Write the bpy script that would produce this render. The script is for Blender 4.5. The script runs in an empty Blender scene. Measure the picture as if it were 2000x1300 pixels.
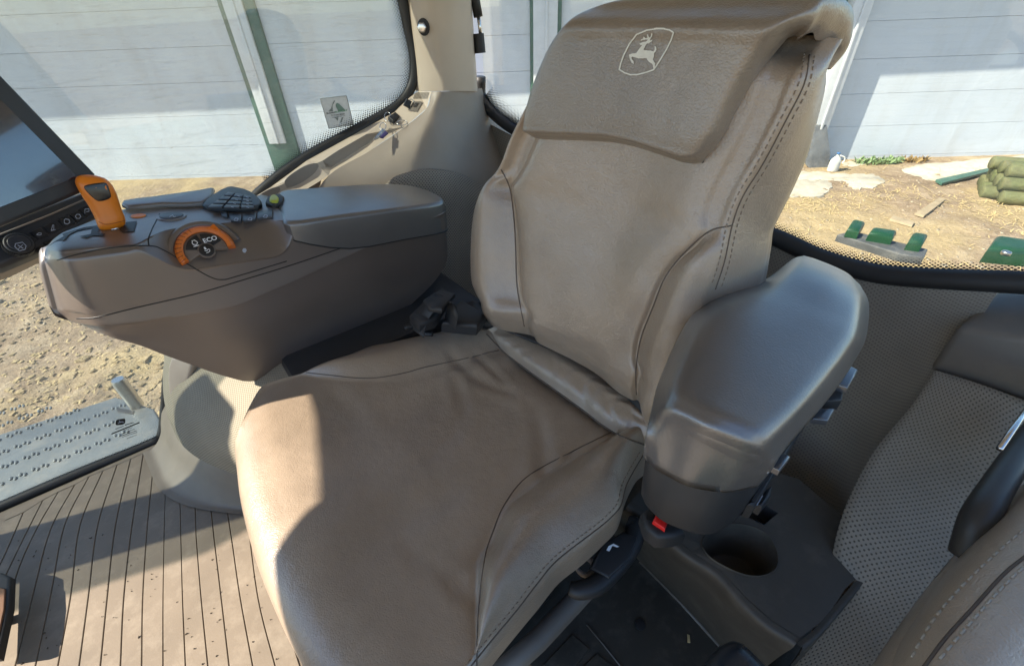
import bpy, bmesh, math, random
import numpy as np
from mathutils import Vector, Matrix, noise
from mathutils.bvhtree import BVHTree
from mathutils.geometry import tessellate_polygon
random.seed(7); rng = np.random.default_rng(7)
sc = bpy.context.scene
COL = sc.collection
# ------------------------------------------------------------------ camera model (camera at the origin while building)
FPX = 880.0; NAD = (48.0, 1178.0); CAMH = 2.75
_D = math.hypot(*NAD); TH = math.atan(FPX/_D); RO = math.atan2(NAD[0], NAD[1])
A = lambda *v: np.array(v, float)
FW = A(0, math.cos(TH), -math.sin(TH)); _R0 = A(1,0,0); _U0 = A(0, math.sin(TH), math.cos(TH))
RX = _R0*math.cos(RO)-_U0*math.sin(RO); UX = _U0*math.cos(RO)+_R0*math.sin(RO)
CF = A(-.8,-.6,0); CR = A(-.6,.8,0); UZ = A(0,0,1)        # tractor axes: forward, right, up
def ray(u,v): return FW+RX*((u-1000)/FPX)-UX*((v-650)/FPX)
def pp(u,v,p,n): d=ray(u,v); return d*(np.dot(p,n)/np.dot(d,n))
def pz(u,v,z): return pp(u,v,A(0,0,z),UZ)
def pr(u,v,r): return pp(u,v,CR*r,CR)
def pf(u,v,q): return pp(u,v,CF*q,CF)
def C(q,r,z): return CF*q+CR*r+UZ*z
def cab(p): return A(np.dot(p,CF),np.dot(p,CR),p[2])
def unit(v): v=np.asarray(v,float); return v/np.linalg.norm(v)
def proj(p):
    z=np.dot(p,FW); return (1000+FPX*np.dot(p,RX)/z, 650-FPX*np.dot(p,UX)/z)
def sstep(a,b,x): t=np.clip((x-a)/(b-a),0,1); return t*t*(3-2*t)
# ------------------------------------------------------------------ objects
ORG = {}
def tag(o,label=None,cat=None,group=None,kind=None):
    if label: o['label']=label
    if cat: o['category']=cat
    if group: o['group']=group
    if kind: o['kind']=kind
    return o
def thing(name,label,cat,loc,group=None):
    o=bpy.data.objects.new(name,None); o.empty_display_size=.05; COL.objects.link(o)
    o.location=Vector(loc); ORG[o]=A(*loc); return tag(o,label,cat,group)
def mk(name,V,F,mat,parent=None,smooth=True,uv=None,sharp=None):
    V=np.asarray(V,float)
    if parent is not None: org=ORG[parent]
    else: org=A((V[:,0].min()+V[:,0].max())/2,(V[:,1].min()+V[:,1].max())/2,V[:,2].min())
    me=bpy.data.meshes.new(name); me.from_pydata([tuple(p) for p in V-org],[],[tuple(int(i) for i in f) for f in F])
    bm=bmesh.new(); bm.from_mesh(me); bmesh.ops.recalc_face_normals(bm,faces=bm.faces); bm.to_mesh(me); bm.free()
    if uv is not None:
        l=me.uv_layers.new(name='UVMap'); li=np.empty(len(me.loops),int); me.loops.foreach_get('vertex_index',li)
        l.data.foreach_set('uv',np.asarray(uv,float)[li].ravel())
    me.polygons.foreach_set('use_smooth',[smooth]*len(me.polygons))
    if sharp: me.set_sharp_from_angle(angle=math.radians(sharp))
    me.materials.append(mat); me.update()
    o=bpy.data.objects.new(name,me); COL.objects.link(o)
    if parent is not None: o.parent=parent
    else: o.location=Vector(org)
    ORG[o]=org; return o
def top(name,label,cat,V,F,mat,group=None,**k):
    return tag(mk(name,V,F,mat,None,**k),label,cat,group)
class MB:
    def __init__(s): s.V=[]; s.F=[]
    def add(s,V,F):
        b=len(s.V); s.V+= [A(*p) for p in V]; s.F+=[[i+b for i in f] for f in F]; return s
# ------------------------------------------------------------------ geometry
def crsub(P,sub,closed=False):
    P=np.asarray(P,float); n=len(P)
    if sub==1: return P.copy()
    out=[]; segs=n if closed else n-1
    for i in range(segs):
        if closed: a,b,c,d=P[(i-1)%n],P[i],P[(i+1)%n],P[(i+2)%n]
        else:
            b,c=P[i],P[i+1]; a=P[i-1] if i>0 else 2*b-c; d=P[i+2] if i+2<n else 2*c-b
        for k in range(sub):
            t=k/sub; t2=t*t; t3=t2*t
            out.append(.5*((2*b)+(-a+c)*t+(2*a-5*b+4*c-d)*t2+(-a+3*b-3*c+d)*t3))
    if not closed: out.append(P[-1])
    return np.array(out)
def net(P,su,sv,cu=False,cv=False):
    G=crsub(np.asarray(P,float),su,cu)
    return np.swapaxes(crsub(np.swapaxes(G,0,1),sv,cv),0,1)
def gfaces(a,b,off=0,cu=False,cv=False):
    F=[]
    for i in range(a if cu else a-1):
        for j in range(b if cv else b-1):
            F.append((off+i*b+j,off+((i+1)%a)*b+j,off+((i+1)%a)*b+(j+1)%b,off+i*b+(j+1)%b))
    return F
def guv(G):
    a,b=G.shape[:2]
    du=np.zeros(a); du[1:]=np.cumsum(np.linalg.norm(np.diff(G,axis=0),axis=2).mean(1))
    dv=np.zeros(b); dv[1:]=np.cumsum(np.linalg.norm(np.diff(G,axis=1),axis=2).mean(0))
    return np.stack(np.meshgrid(dv,du),-1).reshape(-1,2)
def sheet(name,P,mat,parent=None,su=4,sv=4,disp=None,back=None,**k):
    """smooth surface through a net; back = vector or depth giving it thickness"""
    G=net(P,su,sv)
    if disp: G=disp(G)
    a,b=G.shape[:2]; V=G.reshape(-1,3); F=gfaces(a,b); uv=guv(G)
    if back is not None:
        V2=(G+back).reshape(-1,3); n=a*b
        F+= [tuple(i+n for i in f) for f in gfaces(a,b)]
        rim=[(i,0) for i in range(a)]+[(a-1,j) for j in range(1,b)]+[(i,b-1) for i in range(a-2,-1,-1)]+[(0,j) for j in range(b-2,0,-1)]
        idx=[i*b+j for i,j in rim]
        for x,y in zip(idx,idx[1:]+idx[:1]): F.append((x,y,y+n,x+n))
        V=np.vstack([V,V2]); uv=np.vstack([uv,uv])
    return mk(name,V,F,mat,parent,uv=uv,**k)
def loft(rings,su=1,sv=1,closed=True,caps=True):
    G=net(rings,su,sv,False,closed); a,b=G.shape[:2]; V=G.reshape(-1,3); F=gfaces(a,b,0,False,closed)
    if caps: F+=[tuple(range(b)),tuple(range((a-1)*b,a*b))]
    return V,F,guv(G)
def tube(P,r,seg=8,closed=False,sub=1,caps=True):
    P=crsub(P,sub,closed); n=len(P); V=[]; F=[]
    T=[]
    for i in range(n):
        a=P[(i-1)%n] if (closed or i>0) else P[i]; b=P[(i+1)%n] if (closed or i<n-1) else P[i]
        T.append(unit(b-a))
    x=np.cross(T[0],A(0.13,0.2,.97)); 
    if np.linalg.norm(x)<.1: x=np.cross(T[0],A(1,0,0))
    x=unit(x)
    rr=r if hasattr(r,'__len__') else [r]*n
    if len(rr)!=n: rr=np.interp(np.linspace(0,1,n),np.linspace(0,1,len(rr)),rr)
    for i in range(n):
        x=unit(x-T[i]*np.dot(x,T[i])); y=np.cross(T[i],x)
        for k in range(seg):
            a=2*math.pi*k/seg; V.append(P[i]+(x*math.cos(a)+y*math.sin(a))*rr[i])
    F=gfaces(n,seg,0,closed,True)
    if caps and not closed: F+=[tuple(range(seg)),tuple(range((n-1)*seg,n*seg))]
    return np.array(V),F
def inset(P,n,d):
    P=np.asarray(P,float); m=len(P); out=[]
    ar=sum(np.dot(np.cross(P[i]-P[0],P[(i+1)%m]-P[0]),n) for i in range(1,m)); s=1 if ar>0 else -1
    for i in range(m):
        e1=unit(P[i]-P[i-1]); e2=unit(P[(i+1)%m]-P[i])
        n1=np.cross(n,e1)*s; n2=np.cross(n,e2)*s; b=n1+n2; l=np.dot(b,b)
        b=b*(2/max(l,.8)) if l>1e-6 else n1
        out.append(P[i]+b*d)
    return np.array(out)
def pad(P,n,h,bev=.004,seg=3,sub=1,botbev=0.,crown=0.):
    """prism with a rounded top edge: P is its base loop, n the way up"""
    n=unit(n); P=crsub(P,sub,True) if sub>1 else np.asarray(P,float)
    rings=[]
    if botbev>0:
        for k in range(seg):
            a=math.pi/2*k/seg; rings.append(inset(P,n,botbev*(1-math.sin(a)))+n*botbev*(1-math.cos(a)))
    else: rings.append(P)
    for k in range(seg+1):
        a=math.pi/2*k/seg; rings.append(inset(P,n,bev*(1-math.cos(a)))+n*(h-bev+bev*math.sin(a)))
    if crown>0:
        base=rings[-1]; c=base.mean(0)
        for f in (.85,.6,.3): rings.append(c+(base-c)*f+n*crown*(1-f*f))
    V=np.vstack(rings); m=len(P); F=gfaces(len(rings),m,0,False,True)
    F+=[tuple(range(m)),tuple(range((len(rings)-1)*m,len(rings)*m))]
    return V,F
def boxv(c,ax,hs):
    c=np.asarray(c,float); V=[c+ax[0]*hs[0]*i+ax[1]*hs[1]*j+ax[2]*hs[2]*k for i in(-1,1) for j in(-1,1) for k in(-1,1)]
    return V,[(0,1,3,2),(4,6,7,5),(0,4,5,1),(2,3,7,6),(0,2,6,4),(1,5,7,3)]
CAB=(CF,CR,UZ); XYZ=(A(1,0,0),A(0,1,0),A(0,0,1))
def bevel(o,w=.004,seg=2):
    bm=bmesh.new(); bm.from_mesh(o.data)
    es=[e for e in bm.edges if len(e.link_faces)==2 and e.calc_face_angle(0)>.5]
    bmesh.ops.bevel(bm,geom=es,offset=w,segments=seg,profile=.5,affect='EDGES',clamp_overlap=True)
    bm.to_mesh(o.data); bm.free()
    o.data.polygons.foreach_set('use_smooth',[True]*len(o.data.polygons)); o.data.set_sharp_from_angle(angle=math.radians(40)); return o
def box(name,c,ax,hs,mat,parent=None,bev=.004):
    V,F=boxv(c,ax,hs); return bevel(mk(name,V,F,mat,parent),bev)
def bvh(*objs):
    V=[];F=[]
    for o in objs:
        b=len(V); V+=[tuple(A(*v.co)+ORG[o]) for v in o.data.vertices]; F+=[[i+b for i in p.vertices] for p in o.data.polygons]
    return BVHTree.FromPolygons(V,F)
def hit(T,u,v):
    d=Vector(ray(u,v)).normalized(); p,n,i,ds=T.ray_cast(Vector((0,0,0)),d)
    if p is None: return None,None
    p=A(*p); n=A(*n)
    if np.dot(n,A(*d))>0: n=-n
    return p,n
def drape(px,T,off=.0,sub=6):
    out=[]
    for u,v in crsub(px,sub):
        p,n=hit(T,u,v)
        if p is not None: out.append(p+n*off)
    return np.array(out)
def inpoly(x,y,P):
    c=False; n=len(P); j=n-1
    for i in range(n):
        if ((P[i][1]>y)!=(P[j][1]>y)) and (x<(P[j][0]-P[i][0])*(y-P[i][1])/(P[j][1]-P[i][1]+1e-12)+P[i][0]): c=not c
        j=i
    return c
def dseg(x,y,L):
    m=1e9
    for (ax,ay),(bx,by) in zip(L,L[1:]):
        dx,dy=bx-ax,by-ay; t=max(0,min(1,((x-ax)*dx+(y-ay)*dy)/(dx*dx+dy*dy+1e-12)))
        m=min(m,math.hypot(x-ax-dx*t,y-ay-dy*t))
    return m
def mark(name,polys,strokes,target,mat,parent,step=.6,off=.0008):
    """thin printed mark lying on a surface (BVH) or plane (p,n)"""
    pts=[p for P in polys for p in P]+[p for L,w in strokes for p in L]
    u0,u1=min(p[0] for p in pts)-3,max(p[0] for p in pts)+3; v0,v1=min(p[1] for p in pts)-3,max(p[1] for p in pts)+3
    nu,nv=int((u1-u0)/step)+1,int((v1-v0)/step)+1; idx={};V=[];F=[]
    def vid(i,j):
        if (i,j) not in idx:
            u,v=u0+i*step,v0+j*step
            if isinstance(target,tuple): p=pp(u,v,*target); n=unit(target[1])
            else: p,n=hit(target,u,v)
            if p is None: idx[i,j]=None
            else:
                idx[i,j]=len(V); V.append(p+n*off)
        return idx[i,j]
    for i in range(nu):
        for j in range(nv):
            x,y=u0+(i+.5)*step,v0+(j+.5)*step
            if any(inpoly(x,y,P) for P in polys) or any(dseg(x,y,L)<w/2 for L,w in strokes):
                f=[vid(i,j),vid(i+1,j),vid(i+1,j+1),vid(i,j+1)]
                if None not in f: F.append(f)
    return mk(name,V,F,mat,parent) if F else None
def text(name,body,o,x,y,size,mat,parent,align='LEFT',bold=0.):
    cu=bpy.data.curves.new(name,'FONT'); cu.body=body; cu.size=1; cu.align_x=align; cu.offset=bold; cu.resolution_u=3
    ob=bpy.data.objects.new(name,cu); COL.objects.link(ob)
    me=bpy.data.meshes.new_from_object(ob.evaluated_get(bpy.context.evaluated_depsgraph_get()))
    V=[A(*o)+unit(x)*v.co.x*size+unit(y)*v.co.y*size for v in me.vertices]; F=[tuple(p.vertices) for p in me.polygons]
    bpy.data.objects.remove(ob); bpy.data.meshes.remove(me); bpy.data.curves.remove(cu)
    return mk(name,V,F,mat,parent,smooth=False)
def ell(c,ax,ay,n=24,a0=0,a1=2*math.pi,full=True):
    m=n if full else n+1
    return [c+ax*math.cos(a0+(a1-a0)*k/n)+ay*math.sin(a0+(a1-a0)*k/n) for k in range(m)]
# ------------------------------------------------------------------ materials
def newmat(name):
    m=bpy.data.materials.new(name); m.use_nodes=True; nt=m.node_tree; nt.nodes.clear()
    out=nt.nodes.new('ShaderNodeOutputMaterial'); return m,nt,out
class NT:
    def __init__(s,nt): s.nt=nt
    def n(s,t,**k):
        x=s.nt.nodes.new('ShaderNode'+t)
        for a,b in k.items(): setattr(x,a,b)
        return x
    def l(s,a,b): s.nt.links.new(a,b)
    def tex(s,kind='Object',scale=(1,1,1)):
        c=s.n('TexCoord'); m=s.n('Mapping'); m.inputs['Scale'].default_value=scale; s.l(c.outputs[kind],m.inputs[0]); return m.outputs[0]
    def noise(s,co,scale,detail=4,rough=.55,dist=0):
        x=s.n('TexNoise'); x.inputs['Scale'].default_value=scale; x.inputs['Detail'].default_value=detail; x.inputs['Roughness'].default_value=rough; x.inputs['Distortion'].default_value=dist
        s.l(co,x.inputs['Vector']); return x.outputs[0]
    def vor(s,co,scale,feature='F1',rand=1):
        x=s.n('TexVoronoi',feature=feature); x.inputs['Scale'].default_value=scale; x.inputs['Randomness'].default_value=rand; s.l(co,x.inputs['Vector']); return x.outputs['Distance']
    def ramp(s,f,stops):
        r=s.n('ValToRGB'); e=r.color_ramp.elements
        while len(e)<len(stops): e.new(.5)
        for a,(p,c) in zip(e,stops): a.position=p; a.color=(*c,1) if len(c)==3 else c
        s.l(f,r.inputs[0]); return r.outputs[0]
    def math(s,op,a,b=None,c=None):
        m=s.n('Math',operation=op)
        for i,x in enumerate((a,b,c)):
            if x is None: continue
            if isinstance(x,(int,float)): m.inputs[i].default_value=x
            else: s.l(x,m.inputs[i])
        return m.outputs[0]
    def mix(s,f,a,b,mode='MIX'):
        m=s.n('Mix',data_type='RGBA',blend_type=mode)
        for i,x in ((0,f),(6,a),(7,b)):
            if isinstance(x,(int,float)): m.inputs[i].default_value=x
            elif isinstance(x,tuple): m.inputs[i].default_value=(*x,1)
            else: s.l(x,m.inputs[i])
        return m.outputs[2]
    def bump(s,h,strength,dist,prev=None):
        b=s.n('Bump'); b.inputs['Strength'].default_value=strength; b.inputs['Distance'].default_value=dist; s.l(h,b.inputs['Height'])
        if prev is not None: s.l(prev,b.inputs['Normal'])
        return b.outputs[0]
    def bsdf(s,col,rough,normal=None,metal=0.,spec=.5,coat=0.,cr=.03):
        p=s.n('BsdfPrincipled')
        for k,x in (('Base Color',col),('Roughness',rough)):
            if isinstance(x,(int,float)): p.inputs[k].default_value=x
            elif isinstance(x,tuple): p.inputs[k].default_value=(*x,1)
            else: s.l(x,p.inputs[k])
        p.inputs['Metallic'].default_value=metal; p.inputs['Specular IOR Level'].default_value=spec; p.inputs['Coat Weight'].default_value=coat; p.inputs['Coat Roughness'].default_value=cr; p.inputs['Coat IOR'].default_value=1.8
        if normal is not None and coat>0: s.l(normal,p.inputs['Coat Normal'])
        if normal is not None: s.l(normal,p.inputs['Normal'])
        return p.outputs[0]
def sc3(c,k): return tuple(min(1,x*k) for x in c)
def plastic(name,col,rough=.5,grain=900,gs=.25,var=.12,spec=.5,dust=0.,metal=0.,rvar=.1,coat=0.,cr=.25,ior=1.5):
    m,nt,out=newmat(name); t=NT(nt); co=t.tex()
    n1=t.noise(co,6,5); col2=t.ramp(n1,[(.3,sc3(col,1-var)),(.7,sc3(col,1+var))])
    if dust>0:
        d=t.noise(co,14,8,.7); col2=t.mix(t.math('MULTIPLY',t.ramp(d,[(.5,(0,0,0)),(.75,(1,1,1))]),dust),col2,(.42,.36,.28))
    r=t.math('ADD',t.math('MULTIPLY',t.noise(co,25,4),rvar*2),rough-rvar)
    b=t.bump(t.noise(co,grain,2),gs,.0006); b=t.bump(n1,.06,.01,b)
    sh=t.bsdf(col2,r,b,metal,spec,coat,cr); sh.node.inputs['IOR'].default_value=ior; t.l(sh,out.inputs[0]); return m
def leather(name,col,rough=.4,crack=.5,spec=.5):
    m,nt,out=newmat(name); t=NT(nt); co=t.tex()
    big=t.noise(co,7,4); mid=t.noise(co,38,5,.6)
    c=t.ramp(big,[(.3,sc3(col,.86)),(.7,sc3(col,1.12))])
    c=t.mix(.12,c,t.ramp(mid,[(.35,sc3(col,.8)),(.65,sc3(col,1.15))]))
    wob=t.n('Mapping'); t.l(co,wob.inputs[0])
    g=t.vor(co,270,'DISTANCE_TO_EDGE'); g2=t.vor(co,120,'DISTANCE_TO_EDGE')
    r=t.math('ADD',t.math('MULTIPLY',mid,.22),rough-.11)
    h=t.math('MINIMUM',g,.25)
    n=t.bump(h,.46,.0013)
    mask=t.ramp(t.noise(co,9,3),[(.48,(0,0,0)),(.66,(1,1,1))])
    h2=t.math('MULTIPLY',t.math('MINIMUM',g2,.12),mask); n=t.bump(h2,crack,.006,n)
    n=t.bump(mid,.16,.008,n); n=t.bump(t.noise(t.tex('Object',(1,1,2.2)),75,4,.6,.8),.12,.004,n)
    t.l(t.bsdf(c,r,n,0,spec,.55,.31),out.inputs[0]); return m
def dotmat(name,col,hole,pitch=.007,rad=.28,rough=.6,bumpy=True,spec=.3,stagger=True):
    m,nt,out=newmat(name); t=NT(nt); uv=t.tex('UV'); co=t.tex()
    v=t.n('TexVoronoi',feature='F1'); v.inputs['Scale'].default_value=1/pitch; v.inputs['Randomness'].default_value=0.; v.voronoi_dimensions='2D'
    mp=t.n('Mapping'); mp.inputs['Rotation'].default_value=(0,0,math.radians(45)); t.l(uv,mp.inputs[0]); t.l(mp.outputs[0],v.inputs['Vector'])
    f=t.ramp(v.outputs['Distance'],[(rad-.06,(1,1,1)),(rad+.06,(0,0,0))])
    n1=t.noise(co,8,5); c=t.ramp(n1,[(.3,sc3(col,.86)),(.7,sc3(col,1.12))])
    n=t.bump(t.math('SUBTRACT',1.,f),.5,.002); n=t.bump(t.noise(co,500,2),.2,.0008,n)
    t.l(t.bsdf(t.mix(f,c,hole),rough,n,0,spec),out.inputs[0]); return m
def flat(name,col,rough=.5,metal=0.,spec=.5,coat=0.):
    m,nt,out=newmat(name); t=NT(nt); co=t.tex(); n=t.noise(co,120,3)
    t.l(t.bsdf(t.ramp(n,[(.3,sc3(col,.93)),(.7,sc3(col,1.07))]),t.math('ADD',t.math('MULTIPLY',n,.1),rough-.05),None,metal,spec,coat),out.inputs[0]); return m
def glassmat(name,tint,dirt=.05,refl=1.):
    m,nt,out=newmat(name); t=NT(nt); co=t.tex()
    tr=t.n('BsdfTransparent'); tr.inputs[0].default_value=(*tint,1)
    gl=t.n('BsdfGlossy'); gl.inputs['Roughness'].default_value=.0; gl.inputs[0].default_value=(1,1,1,1)
    lw=t.n('LayerWeight'); lw.inputs[0].default_value=.5
    fr=t.math('MULTIPLY_ADD',t.math('POWER',lw.outputs['Facing'],5.),.9,.035)
    m1=t.n('MixShader'); t.l(t.math('MULTIPLY',fr,refl),m1.inputs[0]); t.l(tr.outputs[0],m1.inputs[1]); t.l(gl.outputs[0],m1.inputs[2])
    df=t.n('BsdfDiffuse'); df.inputs[0].default_value=(.75,.73,.68,1)
    d=t.noise(co,5,6,.65); sp=t.ramp(t.noise(co,160,2),[(.70,(0,0,0)),(.76,(1,1,1))])
    sm=t.tex('Object',(3,3,26)); st=t.ramp(t.noise(sm,3,5,.7),[(.55,(0,0,0)),(.8,(1,1,1))])
    f=t.math('MULTIPLY',t.math('ADD',t.math('ADD',t.math('MULTIPLY',d,1.2),t.math('MULTIPLY',sp,1.2)),t.math('MULTIPLY',st,1.0)),dirt)
    m2=t.n('MixShader'); t.l(f,m2.inputs[0]); t.l(m1.outputs[0],m2.inputs[1]); t.l(df.outputs[0],m2.inputs[2])
    t.l(m2.outputs[0],out.inputs[0]); return m
def fritmat(name,pitch,vmax):
    """black ceramic dots printed on the glass, growing towards the seal (UV v=0)"""
    m,nt,out=newmat(name); t=NT(nt); uv=t.tex('UV')
    v=t.n('TexVoronoi',feature='F1'); v.voronoi_dimensions='2D'; v.inputs['Scale'].default_value=1/pitch; v.inputs['Randomness'].default_value=0.
    mp=t.n('Mapping'); mp.inputs['Rotation'].default_value=(0,0,math.radians(45)); t.l(uv,mp.inputs[0]); t.l(mp.outputs[0],v.inputs['Vector'])
    s=t.n('SeparateXYZ'); t.l(uv,s.inputs[0])
    rad=t.math('MULTIPLY_ADD',s.outputs[1],-.72/vmax,.72)
    f=t.math('LESS_THAN',v.outputs['Distance'],rad)
    tr=t.n('BsdfTransparent'); mx=t.n('MixShader'); t.l(f,mx.inputs[0]); t.l(tr.outputs[0],mx.inputs[1]); t.l(t.bsdf((.012,.012,.012),.4),mx.inputs[2])
    t.l(mx.outputs[0],out.inputs[0]); return m

M={}
M['leather']=leather('seat_leather',(.308,.236,.171),.34,.25,.55)
M['leather2']=leather('seat_leather_panel',(.315,.245,.18),.38,.25,.55)
M['leather_shaded']=leather('seat_leather_shaded',(.215,.174,.135),.33,.25,.55)  # head pad copy of the leather, its shading put into a darker colour
M['thread']=flat('thread',(.25,.20,.15),.7)
M['seam']=flat('seam_thread',(.11,.085,.065),.8)  # dark brown tubes laid along the leather seams
M['console']=plastic('console_plastic',(.10,.076,.062),.42,1100,.25,.08,.6,coat=.5,cr=.3,ior=1.7)
M['armpad']=plastic('armrest_vinyl',(.082,.074,.069),.42,420,.5,.16,.6,coat=1.,cr=.32,ior=1.6)
M['black']=plastic('black_plastic',(.022,.022,.023),.5,900,.3,.2)
M['blackgloss']=flat('black_gloss',(.012,.012,.014),.22)
M['rubber']=plastic('black_rubber',(.018,.018,.019),.55,500,.2,.2)
M['tan']=plastic('tan_trim',(.50,.42,.33),.5,700,.25,.06,dust=.15)
M['tan2']=plastic('taupe_trim',(.29,.245,.20),.52,700,.3,.06,dust=.12)
M['greytrim']=plastic('dark_taupe_trim',(.155,.135,.113),.5,700,.3,.1,dust=.1)
M['cupwell']=plastic('cup_holder_plastic',(.060,.051,.039),.55,700,.3,.12,dust=.10)
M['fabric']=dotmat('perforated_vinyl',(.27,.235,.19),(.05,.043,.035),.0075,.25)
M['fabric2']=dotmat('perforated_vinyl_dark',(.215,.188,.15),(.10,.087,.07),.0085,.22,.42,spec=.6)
M['weave']=dotmat('woven_cover',(.29,.262,.20),(.18,.155,.115),.006,.33,.8)
M['mat']=plastic('floor_mat_rubber',(.19,.152,.112),.56,260,.35,.14,.35,dust=.35)
M['floor']=plastic('dark_floor',(.042,.037,.028),.6,400,.3,.2,dust=.16)
M['orange']=plastic('orange_plastic',(.72,.20,.012),.34,700,.15,.05)
M['orange2']=plastic('orange_plastic_ribbed',(.60,.145,.012),.42,700,.2,.06)
M['key']=flat('button_face',(.035,.036,.042),.35)
M['keyblack']=flat('button_black',(.012,.012,.013),.4)
M['ring']=flat('taupe_bezel',(.16,.125,.10),.45)
M['white']=flat('white_print',(.75,.75,.75),.6)
M['greyprint']=flat('pale_print',(.40,.44,.52),.6)
M['emblem']=flat('stitched_pale_thread',(.68,.68,.62),.7)
M['screen']=flat('screen_glass',(.012,.016,.03),.10,0,1.,1.)
M['bezel']=plastic('dark_bezel',(.028,.029,.033),.45,900,.2,.1)
M['yellow']=flat('yellow_green_plastic',(.42,.45,.03),.4)
M['red']=flat('red_button',(.75,.02,.015),.35)
M['chrome']=flat('bright_metal',(.65,.65,.64),.25,1.)
M['zinc']=plastic('zinc_steel',(.5,.49,.46),.35,300,.2,.1,metal=1.)
M['glass']=glassmat('side_glass',(.85,.895,.88),.17,1.2)
M['glassr']=glassmat('rear_glass',(.90,.93,.91),.05,.9)
M['roof']=plastic('roof_liner',(.66,.63,.58),.8,300,.3,.05)
M['green']=plastic('green_paint',(.008,.055,.022),.42,300,.1,.15,dust=.1)
M['stickerbg']=flat('sticker_film',(.68,.68,.66),.5)
M['stickergrey']=flat('sticker_grey',(.22,.24,.22),.5)
M['stickergreen']=flat('sticker_green',(.03,.22,.08),.5)
M['ink']=flat('black_ink',(.01,.01,.01),.5)

# ------------------------------------------------------------------ outdoors
YB=lambda x: 9.16-.041*x                       # barn front
BN=unit(A(-.041,-1,0)); BX=unit(A(1,-.041,0)); BP=A(0,9.16,0); ZG=-CAMH
def barn(u,v,off=0.): return pp(u,v,BP+BN*off,BN)
def ground_mats():
    m,nt,out=newmat('farmyard_dirt'); t=NT(nt); co=t.tex()
    big=t.noise(co,.55,5,.6); mid=t.noise(co,3.2,7,.65); fine=t.noise(co,26,8,.7)
    c=t.ramp(mid,[(.30,(.10,.06,.038)),(.5,(.25,.17,.11)),(.70,(.45,.35,.24))])
    st=t.noise(t.tex('Object',(9,22,9)),3,8,.75,1.5)
    c=t.mix(t.ramp(big,[(.44,(0,0,0)),(.58,(.8,.8,.8))]),c,t.ramp(st,[(.3,(.25,.16,.07)),(.5,(.48,.355,.16)),(.68,(.64,.50,.25))]))
    c=t.mix(.4,c,t.ramp(fine,[(.3,(.22,.155,.10)),(.7,(.56,.45,.32))]))
    s=t.n('SeparateXYZ'); t.l(co,s.inputs[0])
    c2=t.ramp(t.noise(co,.9,6,.6,.6),[(.50,(0,0,0)),(.53,(1,1,1))])
    w=t.math('MULTIPLY',c2,t.math('MULTIPLY',t.math('GREATER_THAN',s.outputs[0],2.),t.math('GREATER_THAN',s.outputs[1],5.4)))
    c=t.mix(w,c,t.ramp(fine,[(.3,(.58,.52,.43)),(.7,(.70,.64,.54))]))
    n=t.bump(fine,.7,.03); n=t.bump(mid,.6,.12,n)
    t.l(t.bsdf(c,.95,n,0,.15),out.inputs[0]); return m
M['dirt']=ground_mats()
def ground():
    xs=np.concatenate([np.linspace(-180,-13,14)[:-1],np.linspace(-13,13,210),np.linspace(13,180,14)[1:]])
    ys=np.concatenate([np.linspace(-120,-1,12)[:-1],np.linspace(-1,9.6,130),np.linspace(9.6,170,10)[1:]])
    V=[];b=len(ys)
    for x in xs:
        for y in ys:
            z=ZG
            if -14<x<14 and -1.2<y<8.6:
                f=min(1,(8.6-y)/1.2)
                q=x*CF[0]+y*CF[1]; r=x*CR[0]+y*CR[1]
                z+=f*(.05*noise.noise(Vector((x*.5,y*.5,0)))+.045*noise.noise(Vector((x*2.2,y*2.2,3)))+.022*noise.noise(Vector((x*6,y*6,5))))
                if x<0: z+=f*.07*abs(math.sin(r*7.5+1.2*noise.noise(Vector((q*1.5,r,0)))))*noise.noise(Vector((q*3.,r*1.1,7)))
            V.append((x,y,z))
    o=mk('ground',V,gfaces(len(xs),b),M['dirt']); o['kind']='structure'; return o
GROUND=ground(); GT=bvh(GROUND)
def gz(x,y):
    p,n,i,d=GT.ray_cast(Vector((x,y,5)),Vector((0,0,-1))); return p[2] if p else ZG
def gp(u,v):
    p,n=hit(GT,u,v); return p if p is not None else pz(u,v,ZG)
# barn
def barnmats():
    m,nt,out=newmat('barn_white_metal'); t=NT(nt); co=t.tex()
    s=t.n('SeparateXYZ'); t.l(co,s.inputs[0])
    n1=t.noise(co,1.2,6,.6); d=t.noise(t.tex('Object',(1,1,.25)),2.2,7,.7)
    c=t.ramp(n1,[(.3,(.55,.595,.65)),(.7,(.62,.66,.705))]); c=t.mix(t.math('MULTIPLY',t.ramp(d,[(.5,(0,0,0)),(.8,(1,1,1))]),.35),c,(.40,.36,.29))
    saw=t.math('FRACT',t.math('MULTIPLY',s.outputs[2],1/.105)); rib=t.math('LESS_THAN',saw,.12)
    n=t.bump(t.math('SUBTRACT',1.,rib),.4,.004); n=t.bump(n1,.1,.05,n)
    t.l(t.bsdf(c,.45,n,0,.4),out.inputs[0]); return m
M['barnwhite']=barnmats()
M['barntrim']=plastic('barn_green_trim',(.05,.125,.095),.5,200,.1,.15,dust=.2)
M['barnpost']=plastic('barn_white_trim',(.62,.64,.66),.45,200,.1,.06,dust=.1)
M['fascia']=plastic('barn_roof_metal',(.05,.16,.10),.5,100,.1,.1)
B=thing('barn','long white metal barn with green vertical trim and closed sectional doors','barn',barn(1000,320)*A(1,1,0)+A(0,0,ZG))
bx=lambda u,v=0,off=0.: float(np.dot(barn(u,v,off)-BP,BX))
def bpt(x,off,z): return BP+BX*x+BN*off+UZ*z
posts=[(bx(428),bx(440),bx(478),bx(498)),(bx(1035),bx(1041),bx(1089),bx(1097)),(bx(1628),bx(1650),bx(1686),bx(1700))]
zj=sorted(set(round(float(barn(240,y)[2]),3) for y in (21,99,168,233,290)))
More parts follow.
